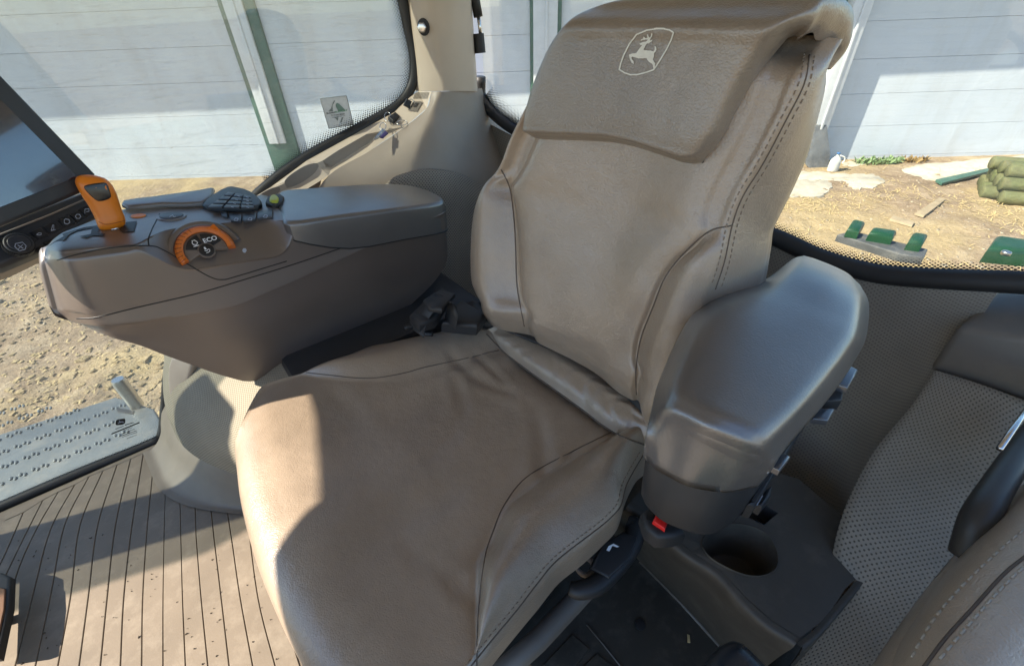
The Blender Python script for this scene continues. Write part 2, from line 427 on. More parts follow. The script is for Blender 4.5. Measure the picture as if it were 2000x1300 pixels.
step_=(zj[-1]-zj[0])/4; ZT=.75
def door(x0,x1):
    mb=MB(); z=zj[0]-step_*4
    while z<ZT:
        a=max(z,ZG-.05)+.0022; b=min(z+step_,ZT)-.0022
        if b>a+.03: mb.add(*boxv(bpt((x0+x1)/2,0.,(a+b)/2),(BX,BN,UZ),((x1-x0)/2,.025,(b-a)/2)))
        z+=step_
    o=mk('door',mb.V,mb.F,M['barnwhite'],B,smooth=False); return o
edges=[-14.,posts[0][0],posts[0][3],posts[1][0],posts[1][3],posts[2][0],posts[2][3],16.]
for k in range(0,8,2): door(edges[k]+.004,edges[k+1]-.004)
zch=float(barn(556,277)[2])
for k,(a,b,c,d) in enumerate(posts):
    V,F=boxv(bpt((a+d)/2,.02,(ZT+ZG)/2-.03),(BX,BN,UZ),((d-a)/2,.07,(ZT-ZG)/2+.02)); bevel(mk('green_post',V,F,M['barntrim'],B),.01)
    lo=zch if k!=1 else ZG+.3
    ex=.16 if k==2 else 0.
    mb=MB(); mb.add(*boxv(bpt((b+c)/2,.115+ex/2,(ZT+lo)/2),(BX,BN,UZ),((c-b)/2,.022+ex/2,(ZT-lo)/2)))
    mb.add(*boxv(bpt(b+(c-b)*.55,.15+ex,(ZT+lo)/2),(BX,BN,UZ),(.02,.012,(ZT-lo)/2)))
    bevel(mk('white_channel',mb.V,mb.F,M['barnpost'],B),.006)
V,F=boxv(bpt(1,-.3,(ZT+ZG)/2),(BX,BN,UZ),(15.2,.2,(ZT-ZG)/2+.3)); mk('wall',V,F,M['barnpost'],B)
EA,EB=.91,.73
rv=[bpt(-14.4,EA,ZT),bpt(16.4,EB,ZT),bpt(16.4,EB,ZT+.22),bpt(-14.4,EA,ZT+.22),bpt(-14.4,-6,ZT+1.6),bpt(16.4,-6,ZT+1.6),bpt(-14.4,-6,ZT),bpt(16.4,-6,ZT)]
mk('roof',rv,[(0,1,2,3),(3,2,5,4),(0,6,7,1),(4,5,7,6),(0,3,4,6),(1,2,5,7)],M['fascia'],B,smooth=False)
# leaning grey panel and jug by the right post
def leaning(px,off0,off1,th,nm,lab,cat,mat):
    lo=min(v for u,v in px); hi=max(v for u,v in px)
    P=[barn(u,v,off1+(off0-off1)*(v-lo)/(hi-lo)) for u,v in px]
    V,F=pad(P,BN,th,.004); return top(nm,lab,cat,V,F,mat,sharp=40)
def graymat():
    return plastic('weathered_grey',(.15,.155,.16),.7,60,.3,.3,dust=.25)
M['weather']=graymat()
o=leaning([(1588,190),(1602,200),(1614,250),(1620,300),(1616,326),(1600,333),(1582,331),(1572,320),(1574,270)],.45,.16,.03,'rubber_flap','dark grey rubber flap leaning on the green barn post beside a white jug','flap',M['weather'])
p=gp(1625,334); jug=thing('plastic_jug','dirty white plastic jug standing on the dirt by the barn door','jug',p)
hh=.31
prof=[(.085,0),(.095,.02),(.095,.15),(.085,.2),(.05,.245),(.026,.265),(.026,.30)]
M['jugw']=plastic('jug_white',(.62,.61,.56),.45,200,.2,.1,dust=.3)
V,F,_=loft([[p+A(math.cos(a)*r,math.sin(a)*r*.75,z) for a in np.linspace(0,2*math.pi,20,endpoint=False)] for r,z in prof],2,1); mk('jug_body',V,F,M['jugw'],jug)
V,F=tube([p+A(.02,-.03,.28),p+A(.10,-.05,.25),p+A(.115,-.05,.19),p+A(.09,-.05,.15)],.012,8,False,4); mk('handle',V,F,M['jugw'],jug)
V,F=pad([p+A(math.cos(a)*.03,math.sin(a)*.03,.295) for a in np.linspace(0,2*math.pi,16,endpoint=False)],UZ,.03,.005); mk('cap',V,F,flat('blue_cap',(.06,.16,.35),.5),jug)
# worn concrete strip by the doors
z3=lambda P: [(1450+x/3.25,200+y/3.25) for x,y in P]
M['concrete']=plastic('worn_concrete',(.47,.42,.335),.9,40,.4,.2,dust=.8)
for P in ([(150,505),(300,492),(450,476),(565,515),(545,560),(500,592),(380,596),(270,606),(100,620)],[(330,446),(450,440),(560,450),(700,456),(830,460),(895,488),(870,528),(760,545),(690,530),(640,500),(480,492),(360,488)],[(1010,432),(1090,405),(1170,388),(1400,372),(1760,338),(2100,320),(2100,385),(1700,420),(1560,452),(1350,470),(1230,497),(1110,470)],[(640,385),(740,372),(780,388),(760,402),(660,405)]):
    L=crsub(z3(P),6,True); pts=[gp(u,v) for u,v in L]; zz_=max(q[2] for q in pts)-.004
    pts=[pz(u+random.uniform(-3.5,3.5),v+random.uniform(-1.6,1.6),zz_) for u,v in L]
    V,F=pad([q-UZ*.06 for q in pts],UZ,.066,.004,2); mk('concrete_pad',V,F,M['concrete'],None,sharp=60)['kind']='structure'
# weeds
def weeds(u,v,n,r):
    c=gp(u,v); mb=MB()
    for k in range(n):
        a=random.uniform(0,6.28); d=r*random.random()**.5; b=c+A(math.cos(a)*d*1.6,math.sin(a)*d*.5,0); b[2]=gz(b[0],b[1])
        h=random.uniform(.04,.13); w=random.uniform(.015,.035); e=random.uniform(0,3.14); x=A(math.cos(e),math.sin(e),0)*w; t=A(random.uniform(-.08,.08),random.uniform(-.08,.08),h)
        mb.add([b-x*.3,b+x*.3,b+x+t*.6,b+t,b-x+t*.6],[(0,1,2,3,4)])
    return mb
M['weed']=flat('weed_green',(.19,.27,.12),.7)
mb=weeds(1715,318,170,.28); top('weed_clump','pale green weed clump against the foot of the barn door','weeds',mb.V,mb.F,M['weed'])
mb=weeds(1782,316,60,.16)
M['drygrass']=flat('dry_grass',(.30,.20,.08),.8)
top('dry_tuft','brown dry grass tuft at the foot of the barn door','dry grass',mb.V,mb.F,M['drygrass'])
# timber and scrap
M['wood']=plastic('weathered_board',(.36,.28,.18),.8,90,.4,.2)
def board(px,th,nm,lab,cat,mat,lift=0.):
    P=[gp(u,v)+A(0,0,.0) for u,v in px]; z=max(p[2] for p in P)+lift
    P=[pz(u,v,z) for u,v in px]; V,F=pad(P,UZ,th,.003); return top(nm,lab,cat,V,F,mat,sharp=40)
board([(1785,420),(1803,425),(1845,393),(1833,389)],.03,'wood_board','longer weathered wood board lying on the straw','board',M['wood'])
board([(1737,431),(1742,424),(1785,437),(1780,444)],.03,'wood_board','short pale wood offcut lying nearer the rear window','board',M['wood'])
board([(1826,355),(1838,362),(1933,338),(1930,332)],.04,'metal_strip','long green painted metal strip lying across the straw','metal strip',M['barntrim'],.02)
# log bundle
def logmat():
    m,nt,out=newmat('green_treated_post'); t=NT(nt); co=t.tex(); oi=t.n('ObjectInfo')
    ad=t.n('VectorMath',operation='ADD'); t.l(co,ad.inputs[0]); t.l(oi.outputs['Random'],ad.inputs[1])
    mp=t.n('Mapping'); mp.inputs['Rotation'].default_value=(0,0,math.radians(25)); mp.inputs['Scale'].default_value=(3,26,26); t.l(ad.outputs[0],mp.inputs[0])
    n1=t.noise(mp.outputs[0],1.,6,.65); n2=t.noise(ad.outputs[0],5,5)
    c=t.ramp(n1,[(.3,(.05,.055,.022)),(.55,(.12,.135,.055)),(.75,(.22,.22,.11))]); c=t.mix(t.math('MULTIPLY',t.ramp(n2,[(.45,(0,0,0)),(.7,(1,1,1))]),.5),c,(.20,.16,.09))
    c=t.mix(t.math('MULTIPLY',oi.outputs['Random'],.45),c,(.17,.165,.08))
    t.l(t.bsdf(c,.8,t.bump(n1,.6,.01),0,.3),out.inputs[0]); return m
M['log']=logmat()
M['rope']=flat('dark_wire',(.05,.04,.03),.7)
lb=gp(1930,395); ldir=unit(A(.88,-.42,0)); ln=unit(np.cross(UZ,ldir))
lr=.096
def postlog(base,L=2.3,tw=0):
    a=unit(ldir+ln*random.uniform(-.02,.02)); e=np.cross(UZ,a); rs=[]
    for s,f in ((0,.93),(.006,.985),(.02,1),(L*.3,1.02),(L*.6,.99),(L-.03,1),(L,.9)):
        c=base+a*s; rs.append([c+(e*math.cos(t)+UZ*math.sin(t))*lr*f*(1+.02*math.sin(3*t+tw)) for t in np.linspace(0,6.283,16,endpoint=False)])
    return loft(rs,1,1)
rows=[(0,5),(1,4),(2,3)]
cnt=0
posl=["bottom row","middle row","top row"]
for lev,n in rows:
    for k in range(n):
        b=lb+ln*(k*lr*2.03+lev*lr)+UZ*(lr+lev*lr*1.74)+ldir*random.uniform(-.11,.11)
        V,F,_=postlog(b,4.2,cnt)
        which=["nearest the window","second from the window","third from the window","fourth from the window","farthest back"][k] if n==5 else ["nearest the window","second from the window","third from the window","farthest back"][k] if n==4 else ["nearest the window","in the middle","farthest back"][k]
        top('fence_post','green round post, %s of the wired bundle, %s'%(posl[lev],which),'fence post',V,F,M['log'],'round posts wired in a bundle',sharp=50); cnt+=1
w=[]
cc=lb+ldir*.42
for y,z in ((-.1,.02),(-.1,.2),(.02,.38),(.14,.50),(.5,.53),(.66,.4),(.78,.15)): w.append(cc+ln*y+UZ*z)
V,F=tube(w,.012,6,False,5); top('binding_wire','dark binding wire looped round the bundle of green posts','wire',V,F,M['rope'])
# straw on the yard (uncountable)
mb=MB()
for k in range(15000):
    if k<12000: x,y=random.uniform(2.4,13),random.uniform(3.2,8.75)
    else: x,y=random.uniform(-9,-1),random.uniform(2.4,9.0)
    if noise.noise(Vector((x*.6,y*.8,2.)))<0.02 and random.random()<.9: continue
    z=gz(x,y)+.008; a=random.uniform(0,3.1416); L=random.uniform(.04,.16)*(.45 if x<1 else 1); w_=.0035+.002*random.random(); d=A(math.cos(a),math.sin(a),random.uniform(-.1,.25))*L; s=A(-math.sin(a),math.cos(a),0)*w_
    p=A(x,y,z); mb.add([p-s,p+s,p+d*.6+s+A(0,0,.006),p+d*.6-s+A(0,0,.006),p+d],[(0,1,2,3),(3,2,4)])
M['straw']=flat('straw',(.56,.42,.20),.7)
o=mk('straw',mb.V,mb.F,M['straw']); tag(o,'loose yellow straw scattered over the farmyard dirt','straw',None,'stuff')
# clods on the left
mb=MB()
for k in range(700):
    u=random.uniform(-30,340); v=random.uniform(520,830); p=gp(u,v); s=random.uniform(.006,.026)*(1+(random.random()<.06)*1.2)
    vs=[]
    for i in (-1,1):
        for j in (-1,1):
            for l in (-1,1): vs.append(p+A(i*s*random.uniform(.6,1.2),j*s*random.uniform(.6,1.2),l*s*random.uniform(.3,.7)))
    mb.add(vs,[(0,1,3,2),(4,6,7,5),(0,4,5,1),(2,3,7,6),(0,2,6,4),(1,5,7,3)])
o=bevel(mk('dirt_clods',mb.V,mb.F,M['dirt']),.006,1); tag(o,'loose clods of dry mud on the rutted ground','clods',None,'stuff')
mb=MB()
for k in range(620):
    if k%2: u=random.uniform(1520,2010); v=random.uniform(325,540)
    else: u=random.uniform(-10,560); v=random.uniform(372,640)
    p=gp(u,v); s=random.uniform(.004,.016)*(1+1.5*(random.random()<.04)); vs=[]
    for i in (-1,1):
        for j in (-1,1):
            for l in (-1,1): vs.append(p+A(i*s*random.uniform(.5,1.3),j*s*random.uniform(.5,1.3),l*s*random.uniform(.3,.7)))
    mb.add(vs,[(0,1,3,2),(4,6,7,5),(0,4,5,1),(2,3,7,6),(0,2,6,4),(1,5,7,3)])
M['stone']=plastic('pale_stone',(.36,.30,.22),.9,60,.3,.35)
o=mk('pebbles',mb.V,mb.F,M['stone']); tag(o,'small pale stones and crumbs scattered on the yard','stones',None,'stuff')
# ------------------------------------------------------------------ tractor step outside the right window
ZS=-1.2
SP=thing('fender_step','galvanised perforated step plate outside the low side window','step',C(.55,1.9,ZS-.06))
P=[C(1.25,1.60,ZS-.03),C(1.25,2.36,ZS-.03)]+[pz(u,v,ZS)-UZ*.03 for u,v in ((0,847),(225,775),(250,781),(300,798),(318,830),(322,850))]+[C(.36,1.60,ZS-.03)]
V,F=pad(P,UZ,.03,.006); M['galv']=plastic('galvanised_plate',(.15,.165,.175),.5,250,.25,.14,metal=.35,dust=.3)
T_=MB(); T_.add(V,F)
for i in range(6):
    for j in range(10):
        q,r=.46+.056*j+.028*(i%2),1.72+.085*i
        cc_=C(q,r,ZS)
        if not inpoly(q,r,[(1.2,1.62),(1.2,2.3),(.80,2.19),(.50,1.93),(.42,1.85),(.40,1.62)]): continue
        for k in range(4):
            c=C(q-.018+.012*k,r+.009*(k%2),ZS-.001)
            T_.add(*pad(ell(c,CF*.0042,CR*.009,8),UZ,.0055,.0025,2))
mk('plate',T_.V,T_.F,M['galv'],SP,sharp=40)
hb=[pz(u,v,ZS)+UZ*.001 for u,v in ((228,797),(262,802),(261,809),(230,805))]
V,F=pad(hb,UZ,.002,.0005); mk('slot',V,F,M['black'],SP)
pb=pz(268,792,ZS); zt=min(np.linspace(0,.6,200),key=lambda z: abs(proj(pb+UZ*z)[1]-741))
V,F=tube([pb,pb+UZ*(zt-.01),pb+UZ*zt],[.023,.023,.019],14); mk('post',V,F,M['zinc'],SP,sharp=40)
# ------------------------------------------------------------------ hitch parts behind the rear window
def block(px,z,h,nm,lab,mat,cat='hitch'):
    P=[pz(u,v,z) for u,v in px]; V,F=pad(P,UZ,h,h*.45,4); return top(nm,lab,cat,V,F,mat,sharp=60)
HB=thing('hitch_frame','green and grey hitch frame with three green lugs seen low through the rear window','hitch',pz(1720,480,-1.3)-UZ*.06)
P=[pz(u,v,-1.3) for u,v in ((1636,457),(1664,450),(1813,486),(1806,502),(1760,496))]; V,F=pad(P-UZ*.05 if isinstance(P,np.ndarray) else [p-UZ*.05 for p in P],UZ,.05,.01); mk('base_plate',V,F,plastic('dull_steel',(.075,.078,.08),.6,200,.3,.3,dust=.25),HB,sharp=40)
for px in (((1648,462),(1672,467),(1684,449),(1660,443)),((1690,470),(1738,478),(1745,466),(1698,459)),((1765,488),(1794,492),(1805,474),(1776,469))):
    P=[pz(u,v,-1.3) for u,v in px]; V,F=pad(P,UZ,.062,.028,4); mk('lug',V,F,M['green'],HB,sharp=60)
P=[pz(u,v,-1.35) for u,v in ((1912,512),(2010,522),(2010,498),(1930,486))]; V,F=pad(P,UZ,.10,.035,4)
HC=thing('coupler_arm','larger green painted coupler arm at the lower right of the rear window','hitch',pz(1960,505,-1.35)-UZ*.02); mk('arm_body',V,F,M['green'],HC,sharp=60)
q=pz(1963,497,-1.22); V,F=pad([q+A(math.cos(a),math.sin(a),0)*.022 for a in np.linspace(0,6.283,14,endpoint=False)],UZ,.02,.006); mk('bolt_head',V,F,M['zinc'],HC)
# ------------------------------------------------------------------ tractor cab
ZF=-1.15; RG=1.54
CABT=thing('tractor_cab','tan and taupe tractor cab interior with corner pillar, shelf and large windows','tractor cab',C(-.2,.7,ZF-.05))
V,F=boxv(C(.1,.46,ZF-.024),CAB,(1.2,1.09,.014)); mk('floor_pan',V,F,M['floor'],CABT,smooth=False)
# side glass, seal, frit
WO=[(-420,1180),(0,995),(150,930),(300,868),(319,850),(326,800),(338,700),(390,560),(470,425),(525,365),(600,310),(700,255),(770,215),(798,187),(811,155),(812,110),(800,50),(785,-20),(760,-110)]
W3=[pr(u,v,RG) for u,v in WO]
W3s=crsub(W3,4)
gp_=[C(1.9,RG+.02,-1.17),C(.30,RG+.02,-1.2),C(.05,RG+.02,-.7),C(-.9,RG+.02,-.32),C(-.9,RG+.02,.42),C(1.9,RG+.02,.42)]
V,F=pad(gp_,CR,.005,.001,1); mk('side_window',V,F,M['glass'],CABT,smooth=False)
V,F=tube([p+CR*.012 for p in W3s],.017,8); mk('window_seal',V,F,M['rubber'],CABT)
def frit(name,line,inward,width,pitch,axis_p):
    a=[pp(u,v,*axis_p) for u,v in line]; b=[pp(u+du,v+dv,*axis_p) for (u,v),(du,dv) in zip(line,inward)]
    a=crsub(a,4); b=crsub(b,4); n=len(a); L=np.zeros(n); L[1:]=np.cumsum(np.linalg.norm(np.diff(a,axis=0),axis=1))
    V=np.vstack([a,b]); uv=[(x,0) for x in L]+[(x,width) for x in L]
    return mk(name,V,[(i,i+1,n+i+1,n+i) for i in range(n-1)],fritmat(name+'_dots',pitch,width),CABT,uv=uv)
ln_=[(525,365),(600,310),(700,255),(770,215),(798,187),(811,155),(812,110),(800,50),(785,-20),(760,-110)]
frit('frit_band',ln_,[(-20,-30),(-22,-31),(-22,-31),(-27,-27),(-31,-16),(-36,-8),(-36,0),(-36,4),(-36,7),(-36,7)],.06,.0068,(CR*(RG+.012),CR))
frit('frit_band',[(326,800),(338,700),(360,630)],[(-14,-3)]*3,.03,.0062,(CR*(RG+.012),CR))
frit('frit_band',[(0,990),(150,925),(300,863),(317,846)],[(-4,-14)]*4,.03,.0062,(CR*(RG+.012),CR))
# rear glass: plane behind q=-1.1
RQ=-1.1
V,F=pad([C(RQ-.03,1.62,-.62),C(RQ-.03,-.7,-.62),C(RQ-.03,-.7,.42),C(RQ-.03,1.62,.42)],-CF,.005,.001,1); mk('rear_window',V,F,M['glassr'],CABT,smooth=False)
RS=[(938,150),(940,190),(962,220),(1000,250),(1060,283),(1200,350),(1350,410),(1500,458),(1600,503),(1700,532),(1800,543),(2000,552),(2200,560)]
R3=[pf(u,v,RQ) for u,v in RS]; G1=[]
V,F=tube([p+CF*.0 for p in crsub(R3,4)],.021,8); mk('rear_seal',V,F,M['rubber'],CABT)
frit('rear_frit_band',[(945,190),(968,220),(1005,244),(1060,275)],[(24,-30)]*4,.07,.0062,(CF*(RQ-.012),CF))
frit('rear_frit_band',[(1480,440),(1500,449),(1600,494),(1700,523),(1800,534),(2000,543),(2200,550)],[(4,-30),(4,-30),(4,-30),(3,-32),(3,-34),(2,-36),(2,-38)],.045,.0058,(CF*(RQ-.012),CF))
# corner pillar
rows=[]
for v,e in ((-160,0),(-60,0),(0,0),(60,4),(120,9),(178,14)):
    l=796+e*1.6 if v<150 else 814
    rows.append([pr(l-4,v,1.60),pr(l,v,1.545),pr(l+18,v,1.50),pr(l+44,v,1.462),pr(868+e*.2,v,1.45),pr(888+e*.3,v,1.452),pr(908+e*.6,v,1.475),pr(919+e*.8,v,1.50),pr(922+e*.8,v,1.58)])
sheet('corner_pillar',rows,M['tan'],CABT,4,4)
# pillar bolt hook
bp,bn=None,None
PT=bvh(bpy.data.objects['corner_pillar'])
p,n=hit(PT,828,53)
if p is not None:
    n=unit(-CR*.75+CF*.66)
    e1=unit(np.cross(n,UZ)); e2=np.cross(e1,n)
    V,F=pad([p+n*.001+(e1*math.cos(a)+e2*math.sin(a)*1.2)*.019 for a in np.linspace(0,6.283,18,endpoint=False)],n,.008,.003); k=mk('bolt_grommet',V,F,M['rubber'],CABT,sharp=50)
    V,F=pad([p+n*.008+(e1*math.cos(a)+e2*math.sin(a))*.008 for a in np.linspace(0,6.283,12,endpoint=False)],n,.016,.002); mk('bolt',V,F,M['chrome'],CABT,sharp=50)
    V,F=pad([p+n*.024+(e1*math.cos(a)+e2*math.sin(a))*.014 for a in np.linspace(0,6.283,6,endpoint=False)],n,.012,.003); mk('bolt_head',V,F,M['chrome'],CABT,sharp=40)
# pillar base
rows=[[(843,179,1.47),(862,179,1.445),(880,178,1.45),(915,175,1.50),(945,172,1.60)],
      [(833,212,1.47),(848,214,1.435),(888,222,1.445),(930,216,1.50),(955,205,1.60)],
      [(792,247,1.475),(840,254,1.405),(905,266,1.425),(950,258,1.50),(985,245,1.60)],
      [(722,295,1.48),(838,300,1.375),(932,306,1.41),(980,290,1.50),(1015,272,1.60)],
      [(642,343,1.48),(838,352,1.35),(965,352,1.39),(1020,330,1.50),(1060,300,1.60)],
      [(590,420,1.48),(830,450,1.33),(1000,450,1.37),(1080,420,1.50),(1150,380,1.60)]]
sheet('pillar_base',[[pr(*x) for x in r] for r in rows],M['tan2'],CABT,6,6)
# shelf under the window, with cup recess
OUT=[(818,178),(843,179),(833,212),(792,247),(722,295),(642,343),(585,378),(540,410),(480,450),(440,470),(430,430),(480,395),(528,366),(600,313),(700,258),(770,219),(800,190)]
rr=[1.53,1.47,1.47,1.475,1.48,1.48,1.48,1.48,1.48,1.48,1.535,1.535,1.535,1.535,1.535,1.535,1.535]
O3=[pr(u,v,r) for (u,v),r in zip(OUT,rr)]
def holed(name,outer,holes,depth,mat,wellmat):
    bm=bmesh.new(); org=ORG[CABT]; E=[]
    for L in [outer]+holes:
        vs=[bm.verts.new(Vector(p-org)) for p in L]
        E+=[bm.edges.new((vs[i],vs[(i+1)%len(vs)])) for i in range(len(vs))]
    bmesh.ops.triangle_fill(bm,use_beauty=True,use_dissolve=False,edges=E)
    me=bpy.data.meshes.new(name); bm.to_mesh(me); bm.free(); me.materials.append(mat)
    o=bpy.data.objects.new(name,me); COL.objects.link(o); o.parent=CABT; ORG[o]=org
    return o
def shelfpt(u,v):
    # interpolate between outer (seal) and inner (ridge) lines
    a=pr(u,v,1.505); return a
H1=[shelfpt(u,v) for u,v in crsub([(556,358),(560,348),(578,334),(600,322),(618,319),(622,326),(612,340),(590,356),(566,366)],3,True)]
H2=[shelfpt(u,v) for u,v in crsub([(497,394),(505,382),(525,370),(543,365),(547,372),(535,384),(515,394),(502,399)],3,True)]
H3=[shelfpt(u,v) for u,v in ((630,314),(660,294),(716,262),(740,262),(716,282),(648,326))]
holed('window_shelf',O3,[H1,H2,H3],0,M['tan'],M['tan2'])
def well(name,L,depth,mat):
    rings=[]; c=np.mean(L,axis=0)
    for s,d in ((1.0,0),(.98,.25),(.93,.8),(.85,1)): rings.append([c+(p-c)*s-UZ*depth*d for p in L])
    b=len(L); V=np.vstack(rings); F=gfaces(4,b,0,False,True)+[tuple(range(3*b,4*b))]
    return mk(name,V,F,mat,CABT,sharp=60)
well('cup_recess',H1,.05,M['tan2']); well('cup_recess',H2,.05,M['tan2']); well('tray_recess',H3,.03,M['tan2'])
# vent slots and lock plate on the shelf end
SH=bvh(bpy.data.objects['window_shelf'])
mark('vent_grille',[],[([(812+k*2.6-.0,181+0*k),(808+k*2.6,193)],1.3) for k in range(11)],SH,M['greytrim'],CABT,.5,.001)
mark('lock_plate',[[(808,199),(826,200),(815,219),(797,217)]],[],SH,M['greytrim'],CABT,.7,.003)
mark('lock_slot',[[(812,203),(819,203),(813,211),(807,211)]],[],SH,M['black'],CABT,.6,.005)
# wheel arch cover near the pillar and its dome in front
rows=[[(742,372,1.40),(770,348,1.385),(810,336,1.37),(850,333,1.36),(905,343,1.36),(962,376,1.37),(1010,420,1.39)],
      [(742,380,1.375),(770,358,1.35),(810,347,1.335),(850,344,1.325),(905,355,1.325),(958,386,1.335),(1005,428,1.355)],
      [(742,480,1.30),(770,480,1.28),(810,480,1.265),(850,480,1.26),(905,480,1.26),(955,490,1.27),(1000,500,1.29)],
      [(742,640,1.22),(770,640,1.20),(810,640,1.19),(850,640,1.185),(905,640,1.185),(955,640,1.19),(1000,640,1.2)],
      [(742,760,1.20),(770,760,1.18),(810,760,1.17),(850,760,1.165),(905,760,1.165),(955,760,1.17),(1000,760,1.18)]]
sheet('wheel_arch_cover',[[pr(*x) for x in r] for r in rows],M['fabric'],CABT,5,5)
M['skirt']=plastic('taupe_skirt',(.215,.18,.14),.55,700,.3,.08,dust=.15)
# front dome of the arch: profile in (q,z) swept across r, bulging
def dome_pt(k,r):
    prof=[(-.06,-.70),(.0,-.715),(.09,-.745),(.175,-.81),(.215,-.90),(.225,-.985)]
    q,z=prof[k]; f=(r-1.02)/.5
    return C(q-.11*(1-f)**2*(k/5.)+.05*math.sin(min(1,f)*math.pi)*(k/5.),r,z-.03*(1-f)**2)
sheet('arch_dome',[[dome_pt(k,r) for r in (1.0,1.1,1.2,1.3,1.4,1.5,1.56)] for k in range(6)],M['weave'],CABT,6,4)
sk=[[(322,700,1.55),(319,790,1.55),(313,868,1.55)],[(330,735,1.50),(334,797,1.50),(326,895,1.52)],[(352,770,1.42),(358,832,1.40),(344,932,1.42)],[(395,800,1.30),(398,862,1.27),(378,958,1.28)],[(440,820,1.17),(440,878,1.14),(430,974,1.15)],[(520,830,1.03),(520,890,1.0),(515,985,1.0)]]
def skp(u,v,r,low):
    return pz(u,v,ZF+.006) if low else pr(u,v,r)
rows=[]
for a,b,c in sk:
    lo=pz(c[0],c[1],ZF+.006); up=pr(*b); rows.append([up*.99+unit(UZ-CF)*-.0,up,up*.62+lo*.38+CF*.004,up*.25+lo*.75+CF*.002,lo+CF*.02-UZ*.0,lo+CF*.05])
rows=[[r[0]-CF*.02]+r[1:] for r in rows]
sheet('arch_skirt',rows,M['skirt'],CABT,5,5)
# pull handle in the arch
AD=bvh(bpy.data.objects['arch_dome'])
def adp(u,v,o): 
    p,n=hit(AD,u,v); return (p if p is not None else pr(u,v,1.47))+unit(CF*.7-CR*.6+UZ*.3)*o
for nm,px,h,o,mt in (('latch_frame',((345,694),(378,700),(386,712),(366,770),(353,781),(342,772),(338,735)),.018,-.004,'tan2'),('latch_pocket',((352,699),(378,706),(361,753),(350,747)),.004,.016,'blackgloss')):
    L=[adp(u,v,o) for u,v in px]; c_=np.mean(L,axis=0); n_=unit(CF*.7-CR*.6+UZ*.3); L=[pp(u,v,c_,n_) for u,v in px]
    V,F=pad(crsub(L,2,True),n_,h,h*.4,3); mk(nm,V,F,M[mt],CABT,sharp=60)
# unseen tractor blocks ahead of the seat, added to cut light bounced off the ground
V,F=boxv(C(1.18,.58,-.75),CAB,(.13,.25,.39)); bevel(mk('unseen_dash',V,F,M['greytrim'],CABT),.04,3)
V,F=boxv(C(2.7,.6,-1.05),CAB,(1.3,.42,.55)); bevel(mk('unseen_bonnet',V,F,M['green'],CABT),.12,4)
V,F=boxv(C(-.75,-.85,-1.25),CAB,(.95,.38,.62)); bevel(mk('unseen_fender',V,F,M['green'],CABT),.1,4)  # unseen left fender, added to block ground bounce from the door side
# gas strut on the rear window
V,F=tube([pf(921,-40,RQ+.05),pf(934,33,RQ+.05)],.016,10); mk('gas_strut',V,F,M['rubber'],CABT)
V,F=tube([pf(934,30,RQ+.05),pf(939,72,RQ+.05)],.006,8); mk('strut_rod',V,F,M['chrome'],CABT)
V,F=tube([pf(934,66,RQ+.05),pf(938,104,RQ+.05)],.020,10); mk('strut_mount',V,F,M['rubber'],CABT,sharp=50)
# rear bulkhead (perforated) below the rear window
rows=[]
tp=[(940,230),(1100,310),(1300,395),(1480,462),(1600,512),(1750,548),(1952,560)]
bt=[(1000,900),(1100,960),(1180,990),(1250,1010),(1400,1060),(1560,1100),(1672,1000)]
for k in range(6):
    f=k/5; row=[]
    for (a,b),(c,d) in zip(tp,bt):
        P0=pf(a,b+4,RQ+.01); P1=pf(c,d,-.80)
        x=P0*(1-f)+P1*f; row.append(x-CF*.05*math.sin(f*math.pi))
    rows.append(row)
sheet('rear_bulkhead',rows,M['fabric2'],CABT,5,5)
V,F=boxv(C(-1.205,.6,-.88),CAB,(.015,.98,.28)); bevel(mk('rear_wall',V,F,M['tan2'],CABT),.005)
# dark storage box in the rear left corner
bq=-1.02
P=[pf(u,v,bq) for u,v in ((1812,725),(1868,642),(2010,655),(2120,668),(2120,820),(2005,788))]
Vv=[];
fr=[pf(u,v,bq) for u,v in ((1812,725),(1868,640),(1985,658),(2150,672),(2150,835),(2005,788))]
bk=[p-CF*.16+UZ*.0 for p in fr]
bk[1]=pf(1955,562,bq-.14); bk[2]=pf(2040,558,bq-.14); bk[3]=pf(2180,560,bq-.14)
V,F,_=loft([bk,fr],1,1); o=bevel(mk('storage_box',V,F,M['greytrim'],CABT),.012,3)
# left console with the cup holder
zc0,zc1=-.85,ZF
front_top=[(1225,985),(1262,1012),(1303,1052),(1345,1086),(1400,1121),(1450,1176),(1500,1221),(1555,1256)]
rows=[]
bot=[(1190,1035),(1222,1066),(1250,1096),(1290,1136),(1330,1176),(1368,1216),(1405,1258),(1470,1322)]
top_=[pz(u,v,zc0) for u,v in front_top]; botp=[pz(u,v,zc1+.005) for u,v in bot]
for f,(dq,dz) in ((0,(-.012,.0)),(.0,(.0,-.004)),(.04,(.003,-.012)),(.3,(0,0)),(.65,(0,0)),(1,(0,0))):
    rows.append([a*(1-f)+b*f+CF*dq+UZ*dz for a,b in zip(top_,botp)])
sheet('console_front',rows,M['cupwell'],CABT,4,4)
cup=[pz(u,v,zc0+.004) for u,v in crsub([(1372,1062),(1385,1040),(1420,1026),(1460,1028),(1495,1045),(1515,1078),(1514,1108),(1490,1123),(1455,1122),(1415,1106),(1385,1086)],3,True)]
sq=[pz(u,v,zc0+.004) for u,v in ((1445,1004),(1470,972),(1518,1002),(1492,1024))]
ot=[p+UZ*.001 for p in (a*1.0+CF*-.012 for a in top_)]
outer=ot+[pz(u,v,zc0+.004) for u,v in ((1612,1208),(1650,1150),(1700,1100),(1660,1020),(1560,935),(1440,900),(1300,900))]
holed('console_top',outer,[cup,sq],0,M['cupwell'],M['black'])
